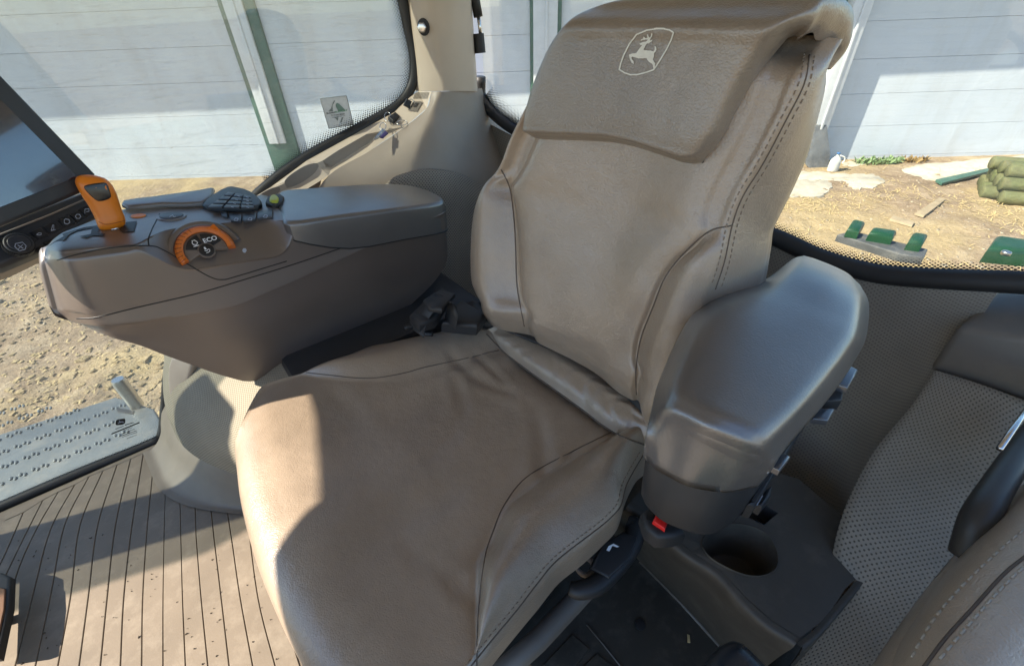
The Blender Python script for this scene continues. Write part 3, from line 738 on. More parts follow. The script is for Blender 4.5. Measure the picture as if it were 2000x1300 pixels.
def well2(name,L,depth,mat,sh=.86):
    c=np.mean(L,axis=0); rings=[]
    for s,d in ((1.04,.0),(1.02,-.04),(1.0,.0),(.985,.06),(sh,.98),(sh-.06,1)): rings.append([c+(p-c)*s-UZ*depth*d for p in L])
    b=len(L); V=np.vstack(rings); F=gfaces(len(rings),b,0,False,True)+[tuple(range((len(rings)-1)*b,len(rings)*b))]
    return mk(name,V,F,mat,CABT,sharp=60)
well2('cup_holder',cup,.10,M['cupwell']); well2('small_recess',sq,.04,M['black'],.95)
# side rim of the console
sheet('console_side',[[pz(u,v,zc0+.004) for u,v in ((1555,1256),(1590,1228),(1640,1170),(1700,1100))],[pz(u,v,zc0+.004)-CR*.012-UZ*.02 for u,v in ((1555,1256),(1590,1228),(1640,1170),(1700,1100))],[pz(u,v,zc0)-CR*.012-UZ*.28 for u,v in ((1555,1256),(1590,1228),(1640,1170),(1700,1100))]],M['cupwell'],CABT,3,3)
# roof (it shades the seat)
RZ=.36
roof=[C(-1.25,1.66,RZ),C(.78,1.66,RZ),C(.88,1.50,RZ),C(1.0,1.25,RZ),C(1.075,.947,RZ),C(1.17,.9,RZ),C(1.26,.7,RZ),C(1.26,.2,RZ),C(1.15,-.15,RZ),C(.9,-.36,RZ),C(-1.25,-.36,RZ)]
V,F=boxv(C(1.27,1.52,-.32),CAB,(.05,.085,.66)); bevel(mk('front_pillar',V,F,M['tan2'],CABT),.02)
V,F=pad(roof,UZ,.16,.05,3); mk('roof',V,F,M['roof'],CABT,sharp=50)
# ------------------------------------------------------------------ floor mat with moulded grooves
def cpx(pts): return [(x*.46154,700+y*.46154) for x,y in pts]
GR=[[(10,690),(-30,780),(-110,1000),(-200,1300)],[(98,652),(20,830),(-70,1010),(-190,1300)],[(180,600),(85,790),(-15,1010),(-100,1300)],[(245,565),(155,720),(65,930),(-20,1300)],[(315,535),(215,720),(140,1000),(65,1300)],[(375,500),(275,700),(215,1000),(150,1300)],[(435,475),(340,700),(300,1000),(245,1300)],[(495,450),(415,700),(375,1000),(335,1300)],[(553,425),(490,700),(455,1000),(425,1300)],[(607,400),(560,700),(525,1000),(510,1300)],[(632,388),(648,455),(625,700),(605,1000),(600,1300)],[(668,495),(697,535),(695,700),(690,1000),(690,1300)],[(720,558),(757,580),(765,750),(772,1000),(785,1300)],[(785,592),(822,605),(830,750),(850,1000),(880,1300)],[(850,612),(888,618),(905,750),(935,1000),(970,1300)],[(930,615),(955,620),(980,760),(1015,1000),(1070,1300)],[(1000,625),(1040,640),(1090,1000),(1165,1300)],[(1080,640),(1120,660),(1180,1000),(1270,1300)]]
lines=[]
for g in GR:
    P=cpx(g); (x0,y0),(x1,y1)=P[-2],P[-1]; P=P+[(x1+(x1-x0)*.9,y1+(y1-y0)*.9)]
    L=crsub([pz(u,v,ZF) for u,v in P],5); d=np.zeros(len(L)); d[1:]=np.cumsum(np.linalg.norm(np.diff(L,axis=0),axis=1))
    lines.append(np.array([[np.interp(t*d[-1],d,L[:,k]) for k in range(3)] for t in np.linspace(0,1,40)]))
mb=MB()
base=[C(1.25,1.525,ZF-.012),C(.30,1.525,ZF-.012),C(.12,1.2,ZF-.012),C(.0,.9,ZF-.012),C(-.05,.55,ZF-.012),C(.0,.20,ZF-.012),C(.1,-.3,ZF-.012),C(1.25,-.3,ZF-.012)]
V,F=pad(base,UZ,.0092,.002); mb.add(V,F)
gw=.0013
for a,b in zip(lines,lines[1:]):
    n=len(a); V=[];F=[]
    for i in range(n):
        d=unit(b[i]-a[i]); A0=a[i]+d*gw; B0=b[i]-d*gw
        V+= [A0-UZ*.006,A0-UZ*.0008,A0+d*.0012,A0*.5+B0*.5,B0-d*.0012,B0-UZ*.0008,B0-UZ*.006]
    F=gfaces(n,7); F+=[tuple(range(7)),tuple(range((n-1)*7,n*7))]; mb.add(V,F)
# plain rim between grooves and the window / skirt
l0=[L[0] for L in lines]
rim=[C(1.25,1.50,ZF)]+[pz(u,v,ZF) for u,v in ((-60,1035),(30,995),(110,957),(200,918),(290,880),(312,872))]
ed=[pz(u,v,ZF) for u,v in ((318,890),(330,920),(370,960),(440,985),(520,990))]
R2=rim+ed; I2=[p for p in l0]
o_=[]
Rr=crsub(R2,6); 
d=np.zeros(len(Rr)); d[1:]=np.cumsum(np.linalg.norm(np.diff(Rr,axis=0),axis=1))
V=[]
for p in l0:
    k=int(np.argmin(np.linalg.norm(Rr-p,axis=1))); e=Rr[k]
    if len(V)<11:
        L=lines[len(V)]; d_=unit(L[0]-L[2]); t_=(1.512-np.dot(p,CR))/max(.05,np.dot(d_,CR)); e=p+d_*max(.01,t_)
    V.append((p+unit(e-p)*.003,e))
vv=[x for ab in V for x in ab]; F=[(2*i,2*i+1,2*i+3,2*i+2) for i in range(len(V)-1)]
mb.add(vv,F)
MAT=top('floor_mat','tan ribbed rubber floor mat with fanning grooves in front of the seat','floor mat',mb.V,mb.F,M['mat'],sharp=18)
# grit on the mat
mb=MB()
for k in range(80):
    u=random.uniform(30,540); v=random.uniform(1040,1300); p=pz(u,v,ZF+.001); s=random.uniform(.0005,.0016)
    mb.add(*boxv(p+UZ*s*.5,(unit(A(random.random(),random.random(),.1)),unit(A(-random.random(),random.random(),.1)),UZ),(s*random.uniform(.6,2),s*.7,s*.6)))
M['grit']=flat('grit',(.06,.045,.03),.9)
o=mk('grit',mb.V,mb.F,M['grit']); tag(o,'crumbs of dirt on the ribbed floor mat','grit',None,'stuff')
# floor details at the bottom centre
pl=pz(1250,1219,ZF-.006); FB=[pl+A(math.cos(a),math.sin(a),0)*.012 for a in np.linspace(0,6.283,16,endpoint=False)]
V,F=pad(FB,UZ,.002,.0006); mk('floor_plug',V,F,M['rubber'],CABT)
for px in (((1060,1300),(1118,1238),(1152,1268),(1100,1330)),((1120,1320),(1165,1276),(1205,1306),(1160,1350))):
    V,F=pad([pz(u,v,ZF-.010) for u,v in px],UZ,.006,.003); mk('floor_pad',V,F,M['floor'],CABT,sharp=50)
V,F=tube([pz(u,v,ZF-.008) for u,v in ((1146,1219),(1180,1260),(1215,1304))],.0018,6); mk('floor_seam',V,F,M['greytrim'],CABT)
V,F=tube([pz(u,v,ZF-.008) for u,v in ((1250,1096),(1330,1177),(1405,1260))],.004,6); mk('carpet_edge',V,F,M['greytrim'],CABT)
p=pz(1345,1247,ZF-.006); top('straw_scrap','single pale straw scrap on the dark floor by the cup holder','straw',*pad([pz(u,v,ZF-.006) for u,v in ((1342,1238),(1347,1240),(1348,1255),(1343,1254))],UZ,.002,.0006),M['straw'])
# pedal at the lower left
PD=thing('foot_pedal','black edged foot pedal at the far left of the floor mat','pedal',pz(0,1210,ZF+.02))
P=[pz(u,v,ZF+.05) for u,v in ((-40,1118),(14,1124),(31,1132),(29,1190),(8,1290),(-60,1300))]
V,F=pad(P,UZ,.02,.007,3); mk('pedal_rim',V,F,M['rubber'],PD,sharp=50)
P=[pz(u,v,ZF+.071) for u,v in ((-40,1140),(12,1150),(10,1190),(-6,1262),(-50,1270))]
V,F=pad(P,UZ,.004,.002); mk('pedal_tread',V,F,plastic('rust_brown',(.14,.07,.035),.7,300,.4,.3),PD,sharp=50)
V,F=tube([pz(-10,1200,ZF+.04),pz(-10,1200,ZF+.04)-UZ*.05],.012); mk('pedal_arm',V,F,M['rubber'],PD)
# ------------------------------------------------------------------ operator seat
SEAT=thing('operator_seat','taupe leather tractor seat with folded head pad and left armrest','seat',C(-.25,.57,ZF))
RC=math.radians(12); YW=math.radians(6); LL=-CR
f2=CF*math.cos(YW)+LL*math.sin(YW); l2=LL*math.cos(YW)-CF*math.sin(YW)
BO=pz(1106,752,-.66); n2=f2*math.cos(RC)+UZ*math.sin(RC); u2=-f2*math.sin(RC)+UZ*math.cos(RC)
def S(s,t,h): return BO+l2*s+u2*t+n2*h
def st(u,v,h): p=pp(u,v,BO+n2*h,n2)-BO; return float(np.dot(p,l2)),float(np.dot(p,u2))
def curve(px,h):
    a=sorted([st(u,v,h)[::-1] for u,v in px]); T=[x[0] for x in a]; Sx=[x[1] for x in a]
    return lambda t: float(np.interp(t,T,Sx))
silR=curve([(935,606),(922,583),(917,520),(919,450),(925,400),(945,360),(975,325),(988,282),(1020,215),(1050,160),(1085,105)],.03)
seamR=curve([(975,325),(995,365),(1003,420),(1007,480),(1010,560),(1022,635)],.012)
seamL=curve([(1430,438),(1385,452),(1340,490),(1300,540),(1275,600),(1250,660),(1240,720),(1243,770)],.012)
outL=curve([(1583,105),(1570,165),(1535,235),(1490,320),(1450,385),(1430,440),(1415,510),(1395,560),(1350,700),(1320,800)],0)
bakL=curve([(1583,95),(1605,130),(1605,170),(1595,215),(1575,290),(1545,360),(1515,420),(1500,450),(1492,500),(1480,560),(1470,640)],-.10)
_tb=sorted([st(u,v,.01) for u,v in ((922,592),(970,615),(1022,638),(1130,703),(1240,772),(1262,810),(1300,835))])
TB=([x[0] for x in _tb],[x[1] for x in _tb]); print('TB',TB)
ts=[-.03,.005,.04,.09,.14,.19,.24,.29,.33,.36,.385,.41,.45,.50,.55,.59,.615,.632]
rings=[]
for t in ts:
    b=1-sstep(.34,.40,t); e=sstep(.585,.632,t)   # bolster fade, top rounding
    sR=silR(max(t,.01)); sb=bakL(t); so=outL(t)
    sr=seamR(t)*b+(sR+.045)*(1-b) if t<.385 else sR+.045
    sl=seamL(max(t,.09))
    if t>.385: sl=so-.035
    else: sl=sl*b+(so-.03)*(1-b)
    lum=.012*math.exp(-((t-.15)/.12)**2)
    pk=.052*b+.012*(1-b); pkl=.034*b+.004*(1-b)
    if t<.04: k=(t+.03)/.07; pk*=.8+.2*k; pkl*=.8+.2*k
    P=[(sR+.05,-.15),(sR+.012,-.10),(sR-.004,-.03),(sR+.004,.03),((sR+sr)/2,pk),(sr,.010),(sr+.035,.020),(sr*.5+sl*.3,.008+lum*.8),(sr*.2+sl*.5,.004+lum),(sl-.045,.018),(sl-.012,.016),(sl,.008),(sl*.55+so*.45,pkl),(so-.008,.012*b+.006),(so,-.002),(so+.010,-.03),((so+.018)*.4+sb*.6,-.075),(sb,-.115),(sb-.03,-.15),((sR+sb)/2,-.165)]
    tbl=lambda s: float(np.interp(s,TB[0],TB[1]))
    rings.append([S(s,t+(tbl(s)-.0)*(1-sstep(0,.16,t)),h*(1-.55*e)-.055*e-.03*(1-sstep(-.03,.02,t))) for s,h in P])
sub=5; G=net(rings,sub,sub,False,True); a,b=G.shape[:2]
def noisev(p,s,o=0.): return noise.noise(Vector((p[0]*s+o,p[1]*s,p[2]*s)))
for i in range(a):
    for j in range(b):
        p=G[i,j]; p+=n2*(.0022*noisev(p,9)+.0008*noisev(p,26))
UVB=guv(G)
def piece(name,G,i0,i1,j0,j1,mat,parent,wrap=False,caps=()):
    a,b=G.shape[:2]; js=list(range(j0,j1+1)); 
    V=[];F=[];n=len(js)
    for i in range(i0,i1+1):
        for j in js: V.append(G[i,j%b])
    F=gfaces(i1-i0+1,n); 
    for c in caps: F.append(tuple(range(n)) if c==0 else tuple(range((i1-i0)*n,(i1-i0+1)*n)))
    return mk(name,V,F,mat,parent)
iS=sub*ts.index(.385)
# right bolster columns 2..5, left bolster columns 11..14, main = rest
BACK=piece('backrest',G,0,a-1,5*sub,11*sub,M['leather'],SEAT)
mainU=piece('side_panel',G,0,a-1,14*sub,(len(rings[0])+2)*sub,M['leather2'],SEAT)
bR=piece('side_bolster',G,0,a-1,2*sub,5*sub,M['leather'],SEAT)
bL=piece('side_bolster',G,0,a-1,11*sub,14*sub,M['leather'],SEAT)
V=list(G[a-1])+[]; V=np.vstack([G[a-1],G[a-1].mean(0)-0*u2+u2*.012]); mk('back_top',V,[(j,(j+1)%b,b) for j in range(b)],M['leather2'],SEAT)
V=np.vstack([G[0],G[0].mean(0)]); mk('back_underside',V,[(j,(j+1)%b,b) for j in range(b)],M['black'],SEAT)
BT=bvh(BACK,mainU,bR,bL)
def seam(name,px,T,parent,r=.0012,off=.0002,mat='seam',sub=6):
    L=drape(px,T,off,sub)
    if len(L)>2: V,F=tube(L,r,6); return mk(name,V,F,M[mat],parent)
def stitches(name,px,T,parent,L=.005,gap=.004,r=.0008,mat='thread'):
    P=drape(px,T,.0006,10)
    if len(P)<3: return
    d=np.zeros(len(P)); d[1:]=np.cumsum(np.linalg.norm(np.diff(P,axis=0),axis=1)); mb=MB(); s=0
    at=lambda x: A(*[np.interp(x,d,P[:,k]) for k in range(3)])
    while s+L<d[-1]:
        mb.add(*tube([at(s),at(s+L)],r,5)); s+=L+gap
    return mk(name,mb.V,mb.F,M[mat],parent)
seam('seam',[(975,325),(995,365),(1003,420),(1007,480),(1010,560),(1024,637)],BT,bR)
seam('seam',[(1430,440),(1385,452),(1340,490),(1300,540),(1275,600),(1252,660),(1242,720),(1243,770)],BT,bL)
so_=[(1581,108),(1570,165),(1535,235),(1490,320),(1450,385),(1430,440),(1415,510),(1397,565)]
seam('seam',so_,BT,mainU,.001)
stitches('stitching',[(u-10,v-3) for u,v in so_],BT,mainU)
stitches('stitching',[(u+9,v+3) for u,v in so_],BT,mainU)
# head pad folded over the top of the backrest
pL=curve([(1033,262),(1040,225),(1060,160),(1085,110),(1112,66),(1142,42)],.035)
pRr=curve([(1372,316),(1400,290),(1420,260),(1445,210),(1480,150),(1520,97),(1545,76)],.02)
low=[st(u,v,.03) for u,v in ((1033,262),(1045,268),(1090,270),(1150,272),(1210,276),(1260,289),(1310,306),(1350,318),(1372,316))]
ls=[x[0] for x in low]; lt=[x[1] for x in low]
cols=[.05,.022,.004,0,.008,.03,.08,.18,.3,.42,.54,.66,.78,.88,.94,.972,.992,1.0,.996,.978,.95]
hedge=[-.012,.004,.022,.040,.055,.062,.065,.066,.066,.067,.067,.067,.066,.066,.065,.063,.057,.042,.024,.004,-.012]
TT=.655
rows=[]
sLo,sRo=ls[0],ls[-1]
def prow(tau,hs,grow=0.,dt=0.,tabs=None,dh=None):
    row=[]
    for c,he in zip(cols,hedge):
        s0=sLo+(sRo-sLo)*c; tl=float(np.interp(s0,ls,lt))
        tt=tl+(TT-.03-tl)*tau+dt
        a_=pL(tt); b_=pRr(tt); s=a_+(b_-a_)*c+grow*(2*c-1)
        row.append(S(s,tt,he*hs if dh is None else he*hs+dh))
    return row
rows.append(prow(.10,.06,-.006)); rows.append(prow(.02,.12,-.003,.004)); rows.append(prow(0,.42,0,-.002)); rows.append(prow(0,.78,0,.004)); rows.append(prow(.05,.97)); rows.append(prow(.11,1.0))
for tau in (.25,.45,.65,.85,1.0): rows.append(prow(tau,1.0+.12*tau))
# over the top and down the back
def prow2(t,h,grow,hs):
    a_=pL(.622)+.004; b_=st(1545,76,.02)[0]+.012; row=[]
    for c,he in zip(cols,hedge):
        ed=max(0,1-he/.066)
        li=.06*sstep(.64,.672,t)*(1-c)
        row.append(S(a_+li+(b_-a_)*c+grow*(2*c-1),t-ed*.035*hs[1],h-ed*.035*hs[0]))
    return row
rows.append(prow2(.648,.036,.004,(.75,.65)))
rows.append(prow2(.664,.012,.008,(.4,.9)))
rows.append(prow2(.670,-.03,.014,(0,1.0)))
rows.append(prow2(.667,-.075,.018,(-.3,.95)))
rows.append(prow2(.650,-.108,.018,(-.7,.7)))
rows.append(prow2(.628,-.122,.016,(-.9,.2)))
rows.append(prow2(.604,-.118,.008,(-.9,0)))
def padwr(G):
    a,b=G.shape[:2]
    for i in range(a):
        for j in range(b):
            p=G[i,j]; fi=i/(a-1); fj=j/(b-1); p+=n2*(.0018*noisev(p,11)+.0007*noisev(p,30))
            k=sstep(.80,.97,fj)*sstep(.52,.66,fi)*(1-sstep(.9,1,fi))
            p+=(u2*.6+l2*.4)*.0045*k*math.sin(fi*62+4*noisev(p,10))
    return G
PADO=sheet('head_pad',rows,M['leather_shaded'],SEAT,7,5,disp=padwr)
PT2=bvh(PADO)
seam('seam',[(1372,317),(1400,292),(1420,262),(1446,212),(1481,152),(1519,99)],PT2,PADO,.0013)
ez=lambda P: [(1190+x/10.833,40+y/10.833) for x,y in P]
deer=ez([(425,725),(500,705),(580,695),(610,655),(640,610),(690,550),(705,525),(665,520),(650,490),(700,470),(790,448),(822,425),(825,402),(740,408),(680,432),(676,412),(735,382),(726,345),(752,345),(767,376),(820,368),(808,298),(828,293),(847,345),(865,365),(893,330),(903,272),(922,278),(917,330),(882,385),(865,425),(932,406),(905,447),(850,487),(805,497),(770,550),(735,627),(760,635),(900,645),(945,660),(968,620),(973,545),(1002,563),(1007,630),(985,672),(960,692),(955,770),(935,830),(950,870),(980,905),(977,975),(967,1032),(943,1032),(933,950),(913,920),(850,882),(810,832),(800,802),(720,807),(630,810),(570,787),(500,772),(480,787),(487,830),(522,865),(530,927),(488,902),(453,840),(438,790)])
sh=ez([(222,1040),(255,900),(315,740),(430,510),(585,298),(800,212),(1000,182),(1150,180),(1280,205),(1368,255),(1320,410),(1230,600),(1110,800),(1000,975),(950,1045),(800,1098),(600,1150),(450,1150),(330,1110),(222,1040)])
mark('emblem',[deer],[(sh,2.6)],PT2,M['emblem'],PADO,.55,.0012)
# ---- cushion
rcx=.567
Wl={-.50:.285,-.45:.297,-.39:.327,-.33:.333,-.25:.328,-.155:.343,-.08:.355,-.02:.362,.03:.358,.065:.335,.088:.30}
Wr={-.50:.215,-.45:.262,-.39:.30,-.33:.335,-.25:.365,-.155:.362,-.08:.366,-.02:.378,.03:.372,.065:.345,.088:.31}
Il={-.50:.222,-.45:.214,-.39:.207,-.33:.198,-.25:.203,-.155:.255,-.08:.348,-.02:.352,.03:.345,.065:.32,.088:.285}
Ir={-.50:.125,-.45:.142,-.39:.157,-.33:.178,-.25:.215,-.155:.285,-.08:.352,-.02:.362,.03:.355,.065:.33,.088:.295}
def ip(d,q): ks=sorted(d); return float(np.interp(q,ks,[d[k] for k in ks]))
qs=[-.53,-.50,-.47,-.43,-.39,-.35,-.30,-.25,-.20,-.155,-.115,-.08,-.045,-.01,.025,.055,.082,.102,.116,.122,.118,.10]
zt_=[-.690,-.682,-.680,-.684,-.690,-.694,-.697,-.697,-.695,-.692,-.690,-.687,-.684,-.682,-.681,-.683,-.688,-.698,-.714,-.745,-.80,-.86]
rings=[]
for q,z in zip(qs,zt_):
    qq=min(q,.088); wl,wr,il,ir=ip(Wl,qq),ip(Wr,qq),ip(Il,qq),ip(Ir,qq)
    e=sstep(.055,.122,q); bol=1-sstep(-.14,-.08,q)
    if q>.088:
        k=(q-.088)/.034; wl-=.05*k; wr-=.05*k; il-=.05*k; ir-=.05*k
    if q in (.118,.10) : wl+=.03; wr+=.03; il+=.03; ir+=.03
    dip=.012*(1-sstep(-.1,.05,q))
    dn=1-e
    # point list from right underside across the top to left underside: (offset from centre, z)
    cr=lambda d,o: .0
    row=[]
    def pt(d,zz,qo=0.):
        row.append(C(q+qo-.045*(abs(d)/.36)**2*sstep(-.05,.1,q),rcx+d,zz))
    zs=z if q<.117 else z
    pt(wr-.03,min(-.84,z-.03)); pt(wr,-.78 if z>-.76 else z-.015); pt(wr+.006,z-.030*dn-.006); pt(wr-.008,z+.010*bol-.004*dn*(1-bol))
    pt((wr*.5+ir*.5),z+.030*bol+.004*(1-bol)*dn); pt(ir,z+.004*bol); pt(ir-.03,z-.002)
    pt(ir*.5,z-dip); pt(0,z-dip*1.2); pt(-il*.5,z-dip); pt(-il+.03,z-.008*bol); pt(-il,z-.004*bol); pt(-(wl*.3+il*.7),z+.028*bol+.003*(1-bol)*dn); pt(-(wl*.6+il*.4),z+.038*bol+.004*(1-bol)*dn)
    pt(-wl+.006,z+.010*bol-.004*dn); pt(-wl-.004,z-.018*dn); pt(-wl-.004,z-.05*dn-.004); pt(-wl+.0,min(-.765,z-.02)); pt(-wl+.03,min(-.84,z-.03))
    rings.append(row)
G=net(rings,5,5); a,b=G.shape[:2]
def gauss(x,y,x0,y0,sx,sy,an=0.):
    c,s=math.cos(an),math.sin(an); dx,dy=x-x0,y-y0; return math.exp(-((c*dx+s*dy)/sx)**2-((-s*dx+c*dy)/sy)**2)
# creases in the leather: (u,v) lines on the top plane -> cab coordinates
def lin(px): return [tuple(cab(pz(u,v,-.69))[:2]) for u,v in px]
CRS=[(lin([(890,735),(905,790),(880,840),(830,880)]),.013,.0035),(lin([(1045,790),(1060,850),(1060,910)]),.014,.004),(lin([(1180,800),(1150,850),(1110,880)]),.010,.004),(lin([(1165,790),(1120,850),(1075,890)]),.007,.003),(lin([(940,1180),(870,1120),(800,1080)]),.012,.003),(lin([(960,1060),(900,1100),(880,1140)]),.012,.003),(lin([(880,700),(920,730),(1000,760)]),.012,.004),(lin([(640,760),(700,800),(660,880)]),.015,.002),(lin([(860,960),(760,1010),(680,1100)]),.03,.003),(lin([(930,700),(960,720),(985,740)]),.008,.004)]
for i in range(a):
    for j in range(b):
        p=G[i,j]; q,r,z=cab(p)
        h=.0028*noisev(p,7)+.001*noisev(p,19)
        if z>-.74:
            for L,w,dep in CRS:
                x=dseg(q,r,L)
                if x<w*3: h-=dep*(math.exp(-(x/w)**2)-.35*math.exp(-((x-w*1.6)/w)**2))
        p+=UZ*h
jR,jL=5*5,11*5
CUSH=piece('seat_cushion',G,0,a-1,jR,jL,M['leather'],SEAT)
cR=piece('cushion_bolster',G,0,a-1,0,jR,M['leather'],SEAT)
cL=piece('cushion_bolster',G,0,a-1,jL,15*5,M['leather'],SEAT)
cS=piece('cushion_side',G,0,a-1,15*5,18*5,M['leather2'],SEAT)
CT=bvh(CUSH,cR,cL,cS)
# rear flap between cushion and backrest
def flapw(G):
    a,b=G.shape[:2]
    for i in range(a):
        for j in range(b):
            p=G[i,j]; q,r,z=cab(p); f=i/(a-1); g=j/(b-1)
            w=math.sin(f*math.pi)**.6
            k=.35+.65*sstep(.45,.95,g)+.5*(1-sstep(.0,.2,g))
            x=noise.noise(Vector((r*38+3*noise.noise(Vector((q*20,r*14,0))),q*9,1.)))
            y=noise.noise(Vector((r*85+2*q,q*22,4.)))
            p+=unit(UZ+CF)*(.0085*x+.0036*y)*w*k
    return G
fl=[[(940,652),(985,690),(1050,738),(1120,788),(1180,833),(1215,853),(1275,876)],[(950,645),(992,672),(1062,722),(1135,770),(1190,812),(1225,832),(1285,856)],[(965,638),(1002,654),(1075,702),(1150,752),(1205,792),(1238,812),(1300,836)],[(985,630),(1020,640),(1090,690),(1160,738),(1220,778),(1252,798),(1320,815)],[(1000,615),(1040,625),(1100,668),(1175,718),(1235,755),(1270,770),(1340,790)]]
zf=[-.682,-.655,-.640,-.634,-.640]
FLAP=sheet('rear_flap',[[pz(u,v,z) for u,v in row] for row,z in zip(fl,zf)],M['leather'],SEAT,12,16,disp=flapw)
CT2=bvh(CUSH,cR,cL,cS,FLAP)
seam('seam',[(598,727),(650,733),(700,738),(740,737),(790,728),(830,717),(900,702),(974,684)],CT,cR,.0011)
seam('seam',[(1205,838),(1120,880),(1030,930),(985,985),(962,1040),(948,1085),(936,1180),(931,1290),(930,1330)],CT,cL,.0011)
seam('seam',[(950,652),(985,688),(1050,737),(1120,787),(1180,832),(1215,852),(1258,868)],CT2,FLAP,.0018)
lo=[(1256,888),(1237,920),(1222,950),(1213,985),(1198,1005),(1170,1030),(1090,1092),(1050,1138),(1010,1190),(960,1250),(920,1300)]
seam('seam',lo,CT,cS,.0011)
stitches('stitching',[(u-7,v-5) for u,v in lo],CT,cS)
# ---- seat base, rail, suspension
box('seat_base',C(-.24,.58,-.965),CAB,(.20,.22,.13),M['black'],SEAT,.02)
V,F=tube([pz(u,v,-1.0) for u,v in ((960,1330),(1050,1250),(1130,1165),(1200,1090),(1262,1010),(1290,960))],.022,8); mk('slide_rail',V,F,M['greytrim'],SEAT)
mb=MB()
for k in range(7):
    z=ZF+.02+k*.022; mb.add(*tube([C(-.24+.225*math.cos(a)*abs(math.cos(a))**-.4 if abs(math.cos(a))>.05 else -.24,.58+.235*math.sin(a),z) for a in np.linspace(0,6.283,28,endpoint=False)],.012,6,True))
mk('suspension_bellows',mb.V,mb.F,M['rubber'],SEAT)
hl=[(1112,1148),(1130,1152),(1165,1142),(1200,1110),(1232,1065),(1240,1030),(1225,1020)]
V,F=tube([pz(u,v,-.86) for u,v in hl],[.012,.016,.018,.018,.02,.02,.016],10,False,4); LV=mk('adjuster_lever',V,F,M['black'],SEAT)
P=[pz(u,v,-.85) for u,v in ((1150,1110),(1175,1060),(1215,1040),(1240,1050),(1225,1095),(1185,1130))]; V,F=pad(P,UZ-CR*.5,.012,.005); lv=mk('lever_plate',V,F,M['black'],SEAT,sharp=60)
p0=pz(1195,1068,-.833)
mark('arrow_mark',[[(1184,1074),(1188,1066),(1198,1061),(1210,1067),(1205,1068),(1196,1065),(1190,1076)]],[],(pz(1195,1068,-.832),unit(UZ-CR*.5)),M['white'],lv,.6)
V,F=tube(ell(pz(1143,1105,-.875),CF*.016,CR*.018,18)[:],.005,6,True); mk('lever_ring',V,F,M['tan2'],SEAT)
# right-hand belt stalk between cushion and console
for nm,px,z,h in (('belt_anchor',((800,630),(838,592),(872,604),(850,640),(820,650)),-.60,.03),('belt_anchor',((862,648),(900,600),(948,632),(930,655)),-.62,.035)):
    V,F=pad([pz(u,v,z) for u,v in px],unit(UZ-CR*.3),h,.01,3); mk(nm,V,F,M['black'],SEAT,sharp=60)
V,F=pad([pz(u,v,-.545) for u,v in ((826,590),(862,566),(888,580),(862,612),(838,608))],unit(UZ*.8-CR*.5),.014,.006,3); mk('belt_strap',V,F,M['rubber'],SEAT,sharp=60)
sheet('belt_webbing',[[pz(u,v,z),pz(u+22,v+16,z)] for u,v,z in ((806,642,-.60),(812,612,-.575),(828,588,-.55),(848,574,-.535),(866,578,-.535),(872,598,-.55),(868,625,-.59))],M['rubber'],SEAT,6,2,back=-UZ*.003)
V,F=tube([pz(u,v,-.63) for u,v in ((790,640),(815,634),(828,640),(824,650),(845,652))],.006,6,False,4); mk('belt_cable',V,F,M['rubber'],SEAT)
V,F=tube([pz(u,v,-.64) for u,v in ((922,598),(945,625),(985,632))],.018,8,False,3); mk('wire_loom',V,F,M['rubber'],SEAT)
box('gap_shade_box',C(-.335,1.13,-.92),CAB,(.275,.19,.21),M['black'],SEAT,.02)  # black box added to stand for the dark shade under the console
def lerp_(a,b,t): return (a[0]+(b[0]-a[0])*t,a[1]+(b[1]-a[1])*t)
# ---- left armrest
ATOP=(C(-.55,.17,-.357),unit(UZ-CR*.09))
def az(u,v,d): return pp(u,v,ATOP[0]-UZ*d,ATOP[1])
ar=[[(1570,499),(1592,505),(1625,518),(1655,532),(1680,556),.045],
    [(1546,507),(1568,520),(1620,543),(1668,566),(1697,592),.003],
    [(1494,546),(1520,566),(1590,602),(1664,632),(1692,658),0],
    [(1438,560),(1470,588),(1552,632),(1640,675),(1670,702),0],
    [(1380,584),(1422,612),(1512,660),(1608,714),(1642,744),0],
    [(1346,622),(1386,652),(1480,705),(1578,752),(1612,782),0],
    [(1318,672),(1358,697),(1450,748),(1546,790),(1580,818),0],
    [(1296,722),(1340,740),(1426,780),(1512,822),(1552,850),0],
    [(1284,752),(1330,768),(1406,803),(1486,840),(1532,875),.000],
    [(1279,770),(1322,784),(1394,818),(1470,853),(1525,886),.004],
    [(1274,792),(1312,802),(1382,836),(1457,868),(1520,894),.012],
    [(1268,818),(1302,830),(1372,862),(1446,893),(1514,904),.034],
    [(1262,848),(1294,866),(1361,899),(1434,923),(1504,916),.060],
    [(1258,880),(1288,908),(1348,937),(1420,951),(1485,938),.088]]
rows=[]
for r_ in ar:
    *pts,d=r_; li,ti,m_,to,lo_=pts; k=min(1,d/.06); dl=max(.052,d+.004*(1-k)) if d<.08 else d
    row=[az(*li,dl)]
    e=lerp_(ti,li,.55); row.append(az(*e,d+.018*(1-k)))
    e=lerp_(ti,li,.15); row.append(az(*e,d+.006*(1-k)))
    row.append(az(*lerp_(ti,m_,.3),d)); row.append(az(*m_,d-.004)); row.append(az(*lerp_(to,m_,.3),d))
    e=lerp_(to,lo_,.15); row.append(az(*e,d+.006*(1-k)))
    e=lerp_(to,lo_,.55); row.append(az(*e,d+.018*(1-k)))
    row.append(az(*lo_,dl)); rows.append(row)
ARM=sheet('armrest_pad',rows,M['armpad'],SEAT,5,5,back=-UZ*.012)
tp_=[(1254,884),(1287,911),(1347,940),(1420,954),(1478,941),(1530,880),(1600,790),(1660,690),(1640,590),(1500,600),(1380,640),(1310,740)]
